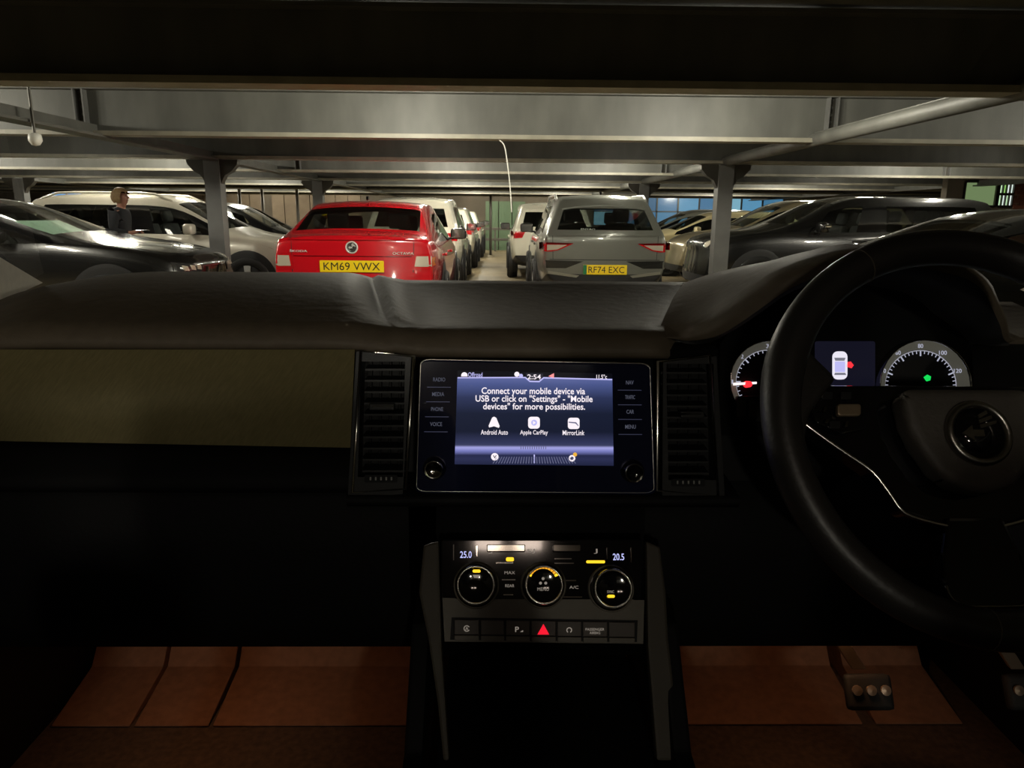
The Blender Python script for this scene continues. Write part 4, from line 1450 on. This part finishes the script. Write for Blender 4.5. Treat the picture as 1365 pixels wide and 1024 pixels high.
for (x, y, m1) in ((579.5, 623.5, 'dark_chrome'), (842.5, 627.5, 'gloss_black')):
    kb = PI_.lathe('rotary_knob', [(15, 0), (15, 0.004), (13.5, 0.0055), (12.5, 0.014), (11.5, 0.016), (9.8, 0.016), (8.5, 0.0145), (0, 0.0145)], x, y, m1, inf, 0.001)
    PI_.lathe('knob_ring', [(12.6, 0.0135), (12.3, 0.0165), (10.8, 0.0168), (10.4, 0.015)], x, y, 'dark_chrome', kb, 0.001)
    PI_.lathe('knob_ring', [(15.6, 0.000), (15.4, 0.003), (14.4, 0.0035)], x, y, 'dark_chrome', kb, 0.001)

# ------------------------------------------------------------------ air vents (parts of the dashboard)
def vent(TL, TR, BR, BL, slats, inner, knob, wheel_, lab):
    pl = Plane(PI_.at((TL[0] + BR[0]) / 2, (TL[1] + BR[1]) / 2, -0.002), PI_.n)
    v = pl.flat('air_vent', [TL, TR, BR, BL], 'vent_black', dash, -0.05, 0.022, label=lab)
    # surround
    q = [TL, TR, BR, BL]
    (ix0, iy0, ix1, iy1) = inner
    inn = [(ix0 + 1, iy0), (ix1 + 1, iy0), (ix1 - 2, iy1), (ix0 - 3, iy1)] if TL[0] < 700 else [(ix0 - 1, iy0), (ix1 - 1, iy0), (ix1 + 2, iy1), (ix0 + 2, iy1)]
    bm = bmesh.new()
    for k in range(4):
        a, b_, c, d = q[k], q[(k + 1) % 4], inn[(k + 1) % 4], inn[k]
        add_prism(bm, [pl.at(*p, -0.028) for p in (a, b_, c, d)], pl.n * 0.028)
    obj('surround', bm, 'slat', v, world=True)
    obj('chrome_frame', tube([pl.at(*p, 0.001) for p in q], 0.0019, 8, True), 'satin_chrome', v, world=True, smooth=True)
    for k, y in enumerate(slats):
        t = (y - iy0) / (iy1 - iy0)
        xa, xb = lerp(inn[0][0], inn[3][0], t), lerp(inn[1][0], inn[2][0], t)
        a, b_ = pl.at(xa, y, -0.006), pl.at(xb, y, -0.006)
        d1 = -pl.n * 0.020 + pl.ey * 0.004
        obj('slat', prism([a, b_, b_ + d1, a + d1], -pl.ey * 0.0022), 'slat', v, world=True)
    for k in range(4):
        x = lerp(ix0, ix1, (k + 0.7) / 4.4)
        a, b_ = pl.at(x, iy0, -0.026), pl.at(x - 2, iy1, -0.026)
        obj('vane', tube([a, b_], 0.0016, 6), 'vent_black', v, world=True)
    (kx0, kx1, ky) = knob
    kk = pl.flat('slider_knob', rrect(kx0, ky - 4.5, kx1, ky + 4.5, 2), 'slat', v, -0.008, 0.010, 0.0012)
    pl.flat('knob_bar', rrect(kx0 + 2, ky - 1.6, kx1 - 2, ky + 1.2, 1), 'dark_chrome', kk, 0.0022, 0.0015)
    (wx0, wx1, wy) = wheel_
    ww = pl.flat('thumb_wheel', rrect(wx0 - 8, wy - 5, wx1 + 8, wy + 5, 2), 'vent_black', v, 0.0002, 0.0015)
    mat('dot_grey', (0.3, 0.3, 0.28), 0.3, 0.3)
    for k in range(5):
        pl.flat('wheel_notch', rrect(lerp(wx0, wx1, k / 4) - 1, wy - 2.2, lerp(wx0, wx1, k / 4) + 1, wy + 2.2, 0.6), 'dot_grey', ww, 0.0015, 0.001)


vent((481, 468), (552, 475.5), (541, 652), (470, 656.5), [491.6 + 15.05 * k for k in range(10)], (486, 481, 543, 630), (494, 527, 541.5), (494, 522, 638), 'louvred air vent beside the bronze panel')
vent((877, 482), (946, 474), (957, 661), (876, 654), [496 + 14.9 * k for k in range(10)], (882, 484, 943, 634), (905, 936, 552), (903, 932, 643), 'louvred air vent beside the instruments')

# ------------------------------------------------------------------ centre stack with the climate panel
PC = Plane(P(724, 790, 0.775), (0, -cos(radians(28)), sin(radians(28))))
con = thing('centre_console', 'dark centre console under the touchscreen', 'console', (XC, 0.75, 0.40))
for sd, pts in (('a', [(586, 722), (566, 728), (560, 790), (572, 850), (584, 930), (592, 1010), (600, 1010), (590, 860)]), ('b', [(858, 722), (876, 730), (884, 790), (887, 850), (896, 930), (900, 1010), (872, 1010), (860, 860)])):
    PC.flat('side_trim', pts, 'trim_dark', con, -0.012, 0.016, 0.003)
cs = [(0.80, 0.955), (0.82, 0.90), (0.80, 0.80), (0.79, 0.78)]
sweep('stack_backing', [(0.86, 0.965), (0.84, 0.92), (0.83, 0.80), (0.86, 0.74)], PC.at(575, 790).x, PC.at(880, 790).x, 'cavity_black', parent=con)
sweep('tray_floor', [(0.98, 0.72), (0.74, 0.715), (0.66, 0.70), (0.45, 0.66), (0.30, 0.64)], PC.at(585, 860).x, PC.at(868, 860).x, 'dash_dark', parent=con)
for x in (PC.at(570, 850).x, PC.at(885, 850).x):
    obj('console_wall', prism([V((x, 0.97, 0.40)), V((x, 0.97, 0.86)), V((x, 0.77, 0.84)), V((x, 0.68, 0.74)), V((x, 0.30, 0.68)), V((x, 0.30, 0.40))], V((0.02 if x > 0.03 else -0.02, 0, 0)), 0.004), 'dash_dark', con, world=True)
obj('tray_back', box(((PC.at(585, 860).x + PC.at(868, 860).x) / 2, 0.985, 0.78), (0.25, 0.02, 0.16)), 'dash_dark', con, world=True)

cl = thing('climate_panel', 'gloss black climate panel with three dials and a row of buttons', 'climate control', PC.at(724, 857))
PC.flat('face', rrect(589, 720, 853, 803, 4), 'gloss_black', cl, -0.010, 0.010, 0.0015)
strip = [(590, 797)]
for cxk, ck in ((635, 780), (724, 780), (814, 784)):
    pass
top = [(590, 797), (606, 797.5)]
for cxk, cyk in ((635, 780), (724, 780), (814, 784.5)):
    a0 = math.degrees(math.asin((799 - cyk) / 31.0))
    top += [(cxk + 31 * cos(radians(t)), cyk + 31 * sin(radians(t))) for t in [lerp(180 - a0, a0, k / 10) for k in range(11)]]
top += [(846, 800), (858, 800), (856.5, 858), (593, 855)]
fs = PC.flat('button_frame', top, 'strip_grey', cl, 0.0002, 0.004, 0.0)
PC.flat('button_bay', [(602, 823), (850, 827), (849, 856), (600, 853)], 'vent_black', fs, 0.0042, 0.0005)
BX = [605, 640, 673.5, 707.5, 742, 776, 810.5, 847]
mat('icon_white', (0, 0, 0), 0.5, emit=srgb(130, 122, 112), es=1.0)
mat('hazard_red', (0.2, 0, 0.01), 0.4, emit=srgb(255, 20, 50), es=1.0)
mat('amber_led', (0, 0, 0), 0.4, emit=srgb(255, 205, 40), es=1.3)
mat('amber_arc', (0, 0, 0), 0.4, emit=srgb(250, 170, 35), es=1.0)
mat('seg_blue', (0, 0, 0), 0.4, emit=srgb(196, 200, 255), es=1.0)
for k in range(7):
    x0, x1 = BX[k] + 1, BX[k + 1] - 1.5
    dy = (x0 - 605) * 0.016
    bt = PC.flat('button', [(x0, 826 + dy), (x1, 826.4 + dy), (x1, 846 + dy), (x0, 845.6 + dy)], 'button_brown', cl, 0.0045, 0.003, 0.0006)
    PC.flat('button_lip', [(x0, 846.6 + dy), (x1, 847 + dy), (x1, 854 + dy), (x0, 853.6 + dy)], 'strip_grey', bt, 0.0045, 0.0045, 0.0006)
    cxk, cyk = (x0 + x1) / 2, 838 + dy
    if k == 3:
        PC.flat('hazard_triangle', [(724.4, 832), (732, 846), (716.4, 846)], 'hazard_red', bt, 0.0078, 0.0004)
    elif k == 0:
        shape('button_icon', arcband(cxk, cyk, 3.2, 4.2, 30, 330), 'icon_white', bt, 0.0078, PC)
        PC.text('button_icon', 'A', cxk, cyk, 4, 4.5, 'icon_white', bt, 0.0078)
    elif k == 2:
        PC.text('button_icon', 'P', cxk - 1, cyk, 5, 7, 'icon_white', bt, 0.0078, 0.01)
        shape('button_icon', [(cxk + 3, cyk + 3.5), (cxk + 7, cyk + 1), (cxk + 7, cyk + 3.5)], 'icon_white', bt, 0.0078, PC)
    elif k == 4:
        shape('button_icon', arcband(cxk, cyk, 2.6, 3.8, -60, 240), 'icon_white', bt, 0.0078, PC)
    elif k == 5:
        PC.text('button_icon', 'PASSENGER', cxk, cyk - 1.6, 25, 3.4, 'icon_white', bt, 0.0078)
        PC.text('button_icon', 'AIRBAG', cxk, cyk + 3, 14, 3.4, 'icon_white', bt, 0.0078)
for k, (x, y) in enumerate(((635, 780), (724, 780), (814, 784.5))):
    d = PC.lathe('dial', [(27, 0), (27, 0.006), (25.5, 0.008), (24.5, 0.020), (23, 0.022)], x, y, 'gloss_black', cl, 0.0)
    PC.lathe('dial_ring', [(25.2, 0.016), (25.2, 0.021), (24, 0.0228), (22.4, 0.0222), (22, 0.020)], x, y, 'satin_chrome', d, 0.0)
    PC.lathe('dial_face', [(22.4, 0.0205), (20, 0.0200), (17.5, 0.0190), (0, 0.0188)], x, y, 'gloss_black', d, 0.0)
    PC.lathe('dial_seat', [(30.5, 0), (30.5, 0.0045), (29, 0.0055), (28, 0.004)], x, y, 'strip_grey', d, 0.0)
    o = 0.0205
    oy = -4.5
    if k == 0:
        shape('dial_led', rrect(x - 5, y - 16 + oy, x + 5.5, y - 12 + oy, 1.8), 'amber_led', d, o, PC)
        shape('dial_icon', [(x - 5, y - 9 + oy), (x + 5, y - 9 + oy), (x + 3, y - 5 + oy), (x - 3, y - 5 + oy)], 'icon_white', d, o, PC)
    elif k == 1:
        for a in range(11):
            a0 = 158 - a * 12.6
            shape('fan_led', arcband(x, y + oy, 17.2, 21.5, a0 - 10.4, a0, 4), 'amber_led' if a in (0, 10) else 'amber_arc', d, o, PC)
        for a in (90, 210, 330):
            shape('fan_icon', circ(x + 4 * cos(radians(a)), y + oy - 4 * sin(radians(a)), 2.0, 8), 'icon_white', d, o, PC)
        PC.text('dial_label', 'MENU', x, y + 10 + oy, 15, 4.5, 'icon_white', d, o)
    else:
        shape('dial_led', rrect(x - 4.5, y + 13 + oy, x + 5.5, y + 17 + oy, 1.8), 'amber_led', d, o, PC)
        PC.text('dial_label', 'SYNC', x, y + 9 + oy, 9, 3.5, 'icon_white', d, o)
PC.text('temperature_digits', '25.0', 621, 739.5, 15.5, 9, 'seg_blue', cl, 0.0012, 0.01)
PC.text('temperature_digits', '20.5', 824.5, 742.5, 15, 9, 'seg_blue', cl, 0.0012, 0.01)
shape('seat_heat_led', rrect(674.5, 743, 685, 748.5, 2), 'amber_led', cl, 0.0012, PC)
shape('seat_heat_led', rrect(781.5, 747.2, 806.5, 751, 1.6), 'amber_led', cl, 0.0012, PC)
for (x0, y0, x1, y1) in ((604, 726, 605.2, 747), (635, 728, 636.2, 742), (808.8, 730, 810, 745), (841, 730, 842, 750)):
    shape('panel_divider', [(x0, y0), (x1, y0), (x1, y1), (x0, y1)], 'chrome', cl, 0.0012, PC)
for x, t in ((654, 'J'), (708, 'SJ'), (794, 'J')):
    PC.text('panel_icon', t, x, 735, 5 * len(t), 6.5, 'icon_white', cl, 0.0012)
for (x, y, w, t, h) in ((679.5, 763.5, 14, 'MAX', 4), (679.5, 781, 12, 'REAR', 4), (765, 783, 12, 'A/C', 4)):
    b_ = shape('panel_key', rrect(x - 9, y - 7, x + 9, y + 7, 1.5), 'gloss_black', cl, 0.001, PC, 0.0015)
    PC.text('key_label', t, x, y, w, h, 'icon_white', b_, 0.0028)
for (x0, x1, y) in ((669, 687, 773.0), (671, 684, 793), (661, 684, 750.5), (739, 762, 745), (739, 765, 751), (747, 768, 774), (747, 776, 796)):
    shape('key_edge', [(x0, y - 0.8), (x1, y - 0.8), (x1, y + 0.8), (x0, y + 0.8)], 'chrome', cl, 0.0026, PC)
# shiny rocker keys at the top of the panel
for (x0, x1) in ((649, 700), (737, 774)):
    kk = PC.flat('rocker_key', rrect(x0, 726, x1, 736, 2), 'dark_chrome', cl, 0.001, 0.004, 0.001)

# ------------------------------------------------------------------ instrument cluster
PK = Plane(P(1120, 495, 0.885), (0, -cos(radians(14)), sin(radians(14))))
clu = thing('instrument_cluster', 'instrument cluster with two round dials and a small display', 'instrument cluster', PK.at(1130, 570))
fl = [PK.at(*q, -0.01) for q in ((955, 580), (957, 458), (977, 436), (1007, 408), (1047, 384), (1100, 364), (1165, 352))]
fl = fl + [V((2 * HX - p.x, p.y, p.z)) for p in fl[::-1]]
obj('face', prism(fl, PK.n * 0.010), 'cavity_black', clu, world=True)
mat('dial_band', srgb(96, 94, 84), 0.5, 0.2, emit=srgb(62, 61, 54), es=1.0)
mat('dial_line', (0, 0, 0), 0.5, emit=srgb(150, 150, 160), es=1.0)
mat('dial_num', (0, 0, 0), 0.5, emit=srgb(170, 172, 190), es=1.0)
mat('needle_white', (0, 0, 0), 0.5, emit=srgb(255, 240, 240), es=1.2)
mat('needle_red', (0, 0, 0), 0.5, emit=srgb(255, 50, 60), es=1.2)
mat('green_led', (0, 0, 0), 0.5, emit=srgb(20, 225, 90), es=1.0)


def gauge(cx, cy, r, labels, lab):
    g = PK.lathe('gauge', [(r, 0.0), (r, 0.012), (r * 0.985, 0.013), (r * 0.97, 0.010)], cx, cy, 'chrome', clu, label=lab)
    PK.lathe('dial_band', [(r * 0.97, 0.010), (r * 0.80, 0.003), (r * 0.795, 0.001)], cx, cy, 'dial_band', g)
    PK.lathe('dial_face', [(r * 0.80, 0.001), (0, 0.001)], cx, cy, 'vent_black', g)
    for k in range(12):
        a0 = 225 - k * 22.5
        shape('dial_line', arcband(cx, cy, r * 0.77, r * 0.79, a0 - 22.5, a0, 4), 'dial_line', g, 0.0016, PK)
    n = (len(labels) - 1) * 5
    for k in range(n + 1):
        a = radians(225 - 270 * k / n)
        l = 0.66 if k % 5 == 0 else 0.71
        u, t = (cos(a), -sin(a)), (sin(a), cos(a))
        w = 0.9 if k % 5 == 0 else 0.5
        shape('tick', [(cx + u[0] * r * l + t[0] * w, cy + u[1] * r * l + t[1] * w), (cx + u[0] * r * l - t[0] * w, cy + u[1] * r * l - t[1] * w), (cx + u[0] * r * 0.77 - t[0] * w, cy + u[1] * r * 0.77 - t[1] * w), (cx + u[0] * r * 0.77 + t[0] * w, cy + u[1] * r * 0.77 + t[1] * w)], 'dial_num', g, 0.0016, PK)
    for k, t in enumerate(labels):
        a = radians(225 - 270 * k / (len(labels) - 1))
        PK.text('dial_number', t, cx + cos(a) * r * 0.88, cy - sin(a) * r * 0.88, 3.4 * len(t), 5.5, 'dial_num', g, 0.0085)
    return g


g1 = gauge(1023, 509, 54, ['0', '1', '2', '3', '4', '5', '6'], 'rev counter with a white needle')
shape('needle', [(977, 510.5), (1008, 509), (1008, 512), (977, 514)], 'needle_white', g1, 0.006, PK, 0.002)
PK.lathe('needle_hub', [(4.5, 0.0), (4, 0.012), (0, 0.013)], 994.5, 512.5, 'needle_red', g1)
g2 = gauge(1227, 515, 61, ['0', '20', '40', '60', '80', '100', '120', '140', '160'], 'speedometer with a green telltale')
shape('telltale', [(1231, 503), (1236, 499.5), (1241, 502), (1240, 507), (1235, 508.5), (1233, 506)], 'green_led', g2, 0.0018, PK)
mat('mfd', (0.004, 0.004, 0.008), 0.2, emit=srgb(17, 17, 30), es=1.0)
mfd = PK.flat('display', rrect(1086, 455, 1166, 516, 3), 'mfd', clu, 0.0012, 0.001, label='dark display showing a white car outline')
mat('mfd_white', (0, 0, 0), 0.5, emit=srgb(236, 232, 246), es=1.0)
mat('mfd_grey', (0, 0, 0), 0.5, emit=srgb(120, 120, 134), es=1.0)
shape('car_outline', rrect(1109.5, 468.5, 1129.5, 506, 7), 'mfd_white', mfd, 0.0026, PK)
shape('car_glass', [(1112, 477), (1127, 477), (1125.5, 481), (1113.5, 481)], 'mfd_grey', mfd, 0.0031, PK)
shape('car_glass', [(1113, 497), (1126.5, 497), (1128, 500), (1112, 500)], 'mfd_grey', mfd, 0.0031, PK)
shape('car_roof', rrect(1112.8, 482, 1126.4, 496, 1), 'ui_lilac', mfd, 0.0031, PK)
shape('open_door', [(1128.5, 483), (1134, 482), (1138, 487), (1135, 491), (1128.5, 489)], 'needle_red', mfd, 0.0026, PK)
cc = thing('light_switch', 'small dark switch cluster below the rev counter', 'switch', PK.at(1005, 560, 0.01))
cb_ = PK.flat('switch_body', rrect(978, 528, 1030, 562, 4), 'slat', cc, 0.004, 0.012, 0.001)
for q in range(3):
    PK.flat('switch_key', rrect(981 + 16 * q, 534, 994 + 16 * q, 556, 2), 'button_brown', cb_, 0.016, 0.002, 0.0005)

# ------------------------------------------------------------------ steering wheel
TW = radians(30)
WP = Plane(P(1302, 566, 0.622), (0, -cos(TW), sin(TW)))
sw = thing('steering_wheel', 'black leather steering wheel with chrome-edged spokes and a round badge', 'steering wheel', WP.o)
RW = 0.1745
k_ = 72
ctr = [WP.w(RW * cos(2 * pi * q / k_), RW * sin(2 * pi * q / k_)) for q in range(k_)]
bm = bmesh.new()
rings = []
for q in range(k_):
    a = 2 * pi * q / k_
    u = WP.ex * cos(a) + WP.ey * sin(a)
    thick = 1.0 + 0.10 * (math.exp(-((a - pi + 0.35) / 0.25) ** 2) + math.exp(-((a - 0.35) / 0.25) ** 2))
    rings.append([bm.verts.new(ctr[q] + u * (0.0165 * thick * cos(2 * pi * s / 16)) + WP.n * (0.0185 * thick * sin(2 * pi * s / 16))) for s in range(16)])
for q in range(k_):
    for s in range(16):
        bm.faces.new((rings[q][s], rings[q][(s + 1) % 16], rings[(q + 1) % k_][(s + 1) % 16], rings[(q + 1) % k_][s]))
rim = obj('rim', bm, 'leather', sw, world=True, smooth=True)
for a in (62, 118, 262, 278):
    a = radians(a)
    u = WP.ex * cos(a) + WP.ey * sin(a)
    c = WP.w(RW * cos(a), RW * sin(a))
    tt = -WP.ex * sin(a) + WP.ey * cos(a)
    obj('seam', tube([c + u * (0.0168 * cos(2 * pi * s / 16)) + WP.n * (0.0188 * sin(2 * pi * s / 16)) for s in range(16)], 0.0006, 5, True), 'strip_grey', rim, world=True)


def sym(pts, off, close=True):
    l = [WP.loc(x, y, off) for x, y in pts]
    r = [V((-p.x, p.y, p.z)) for p in l[::-1]]
    return [WP.w(p.x, p.y, off) for p in l + r]


cen = [(1103, 513), (1083, 538), (1069, 559), (1097, 583), (1127, 604), (1163, 629), (1185, 657), (1206, 684), (1240, 696), (1277, 703)]
obj('spoke_plate', prism(sym(cen, -0.030), -WP.n * 0.025, 0.003), 'gloss_black', sw, world=True)
hp = [(1187, 528), (1184, 545), (1191, 575), (1204, 602), (1228, 636), (1251, 654), (1280, 663)]
hub = obj('airbag_cover', prism(sym(hp, -0.030), WP.n * 0.028, 0.010, 4), 'hub_pad', sw, world=True, smooth=True)
line = sym([(1101, 515), (1083, 539), (1069, 559), (1097, 583), (1127, 604), (1163, 629), (1185, 657), (1206, 684), (1240, 696), (1277, 703)], -0.028)
obj('chrome_trim', tube(crom(line, 3), 0.0019, 8), 'satin_chrome', sw, world=True, smooth=True)
for sgn in (1, -1):
    lp = [WP.loc(x, y, -0.022) for x, y in ((1046, 440), (1062, 470), (1088, 496), (1104, 512), (1084, 538), (1068, 560), (1062, 600), (1048, 640), (1034, 600), (1026, 540), (1032, 480))]
    obj('spoke', prism([WP.w(sgn * p.x, p.y, -0.022) for p in lp], WP.n * 0.020, 0.006, 3), 'leather', sw, world=True, smooth=True)
bp = WP.flat('button_pad', [(1092, 520), (1150, 520), (1158, 540), (1150, 574), (1118, 580), (1086, 566), (1080, 552)], 'gloss_black', sw, -0.029, 0.006, 0.001)
mat('roller', srgb(150, 132, 108), 0.4, 0.6)
WP.flat('scroll_roller', rrect(1113, 540.5, 1144, 556.5, 4), 'roller', bp, -0.022, 0.006, 0.0015)
for (x, y, w, h) in ((1098.5, 546, 4, 7), (1101, 562, 5, 6), (1127, 566, 4, 8), (1092, 548, 2, 3)):
    WP.flat('button_edge', [(x - w / 2 + 1, y - h / 2), (x + w / 2 + 1, y - h / 2), (x + w / 2 - 1, y + h / 2), (x - w / 2 - 1, y + h / 2)], 'dark_chrome', bp, -0.0225, 0.003, 0.0005)
for x, y in ((1102, 528), (1127, 528), (1112, 567)):
    WP.flat('button_key', rrect(x - 7, y - 5, x + 7, y + 5, 2), 'slat', bp, -0.0228, 0.002, 0.0004)
rl = [WP.loc(x, y) for x, y in ((1113, 540), (1144, 556))]
lp = [WP.loc(x, y, -0.029) for x, y in ((1092, 520), (1150, 520), (1158, 540), (1150, 574), (1118, 580), (1086, 566), (1080, 552))]
obj('button_pad', prism([WP.w(-p.x, p.y, -0.029) for p in lp], WP.n * 0.006, 0.001), 'gloss_black', sw, world=True)
# lower spoke
ls = [(1262, 690), (1256, 740), (1258, 775), (1268, 800), (1282, 812)]
obj('lower_spoke', prism(sym(ls, -0.026), -WP.n * 0.016, 0.003), 'gloss_black', sw, world=True)
obj('lower_trim', tube(crom(sym([(1261, 780), (1267, 796), (1280, 806), (1296, 809)], -0.024), 3), 0.0016, 8), 'dark_chrome', sw, world=True, smooth=True)
er = WP.pxlen(1302, 578, 44)
emblem(sw, WP.at(1303, 578, -0.001), WP.ex, WP.ey, er, 'badge', 'dark_satin', 'gloss_black', world=True)
obj('steering_column', lathe([(0.045, -0.045), (0.055, -0.09), (0.055, -0.21), (0.04, -0.215)], WP.o - WP.ey * 0.06, WP.n, 24), 'dash_dark', sw, world=True, smooth=True)

# ------------------------------------------------------------------ footwells: warm lamps, mats, pedals
mat('foot_lens', (1, 1, 1), 0.4, emit=(1.0, 0.55, 0.25), es=1.5)
for x, side in ((-0.50, 'passenger'), (0.52, 'driver')):
    f = thing('footwell_lamp', 'small warm lamp under the dashboard on the %s side' % side, 'lamp', (x, 1.05, 0.725))
    obj('lens', box((x, 1.05, 0.722), (0.05, 0.03, 0.008), 0.002), 'foot_lens', f, world=True)
    ld = bpy.data.lights.new('foot_light', 'AREA')
    ld.size = 0.05
    ld.energy = FOOT_W
    ld.color = (1.0, 0.50, 0.24)
    lo = bpy.data.objects.new('foot_light', ld)
    COL.objects.link(lo)
    lo.parent = f
    lo.location = (0, 0, -0.012)
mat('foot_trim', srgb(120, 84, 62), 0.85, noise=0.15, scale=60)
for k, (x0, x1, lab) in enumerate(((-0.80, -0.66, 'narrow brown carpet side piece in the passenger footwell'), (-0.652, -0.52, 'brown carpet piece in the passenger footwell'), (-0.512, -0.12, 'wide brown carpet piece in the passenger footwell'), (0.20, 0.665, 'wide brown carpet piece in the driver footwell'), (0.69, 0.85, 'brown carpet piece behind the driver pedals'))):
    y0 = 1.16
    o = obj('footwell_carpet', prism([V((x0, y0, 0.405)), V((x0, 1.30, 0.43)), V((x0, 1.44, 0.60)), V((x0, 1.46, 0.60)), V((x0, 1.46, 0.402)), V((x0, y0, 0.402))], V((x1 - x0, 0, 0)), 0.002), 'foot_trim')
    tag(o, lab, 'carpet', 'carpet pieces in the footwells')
mat('pedal_metal', srgb(170, 150, 130), 0.35, 0.7)
for k, (px, lab) in enumerate(((1140, 'brake pedal hanging in the driver footwell'), (1352, 'accelerator pedal at the edge of the driver footwell'))):
    a = P(px - 14, 862, 1.05)
    a = a + (a - P(px + 6, 893, 1.05)) * 2.2
    b_ = P(px + 6, 893, 1.05)
    t = thing('pedal', lab, 'pedal', b_)
    obj('pedal_arm', prism([a + V((-0.012, 0, 0)), a + V((0.012, 0, 0)), b_ + V((0.012, 0, 0)), b_ + V((-0.012, 0, 0))], V((0, 0.012, 0)), 0.002), 'pedal_metal', t, world=True)
    pdl = obj('pedal_pad', box(b_ + V((0.01, -0.015, -0.03)), (0.075, 0.018, 0.055), 0.008, rot=M4.Rotation(radians(-30), 3, 'X')), 'rubber', t, world=True, smooth=True)
    for q in range(3):
        obj('pad_stud', lathe([(0.008, 0), (0.008, 0.004), (0, 0.005)], b_ + V((-0.013 + 0.023 * q, -0.022, -0.022)), (0, -1, 0.5), 12), 'pedal_metal', pdl, world=True)
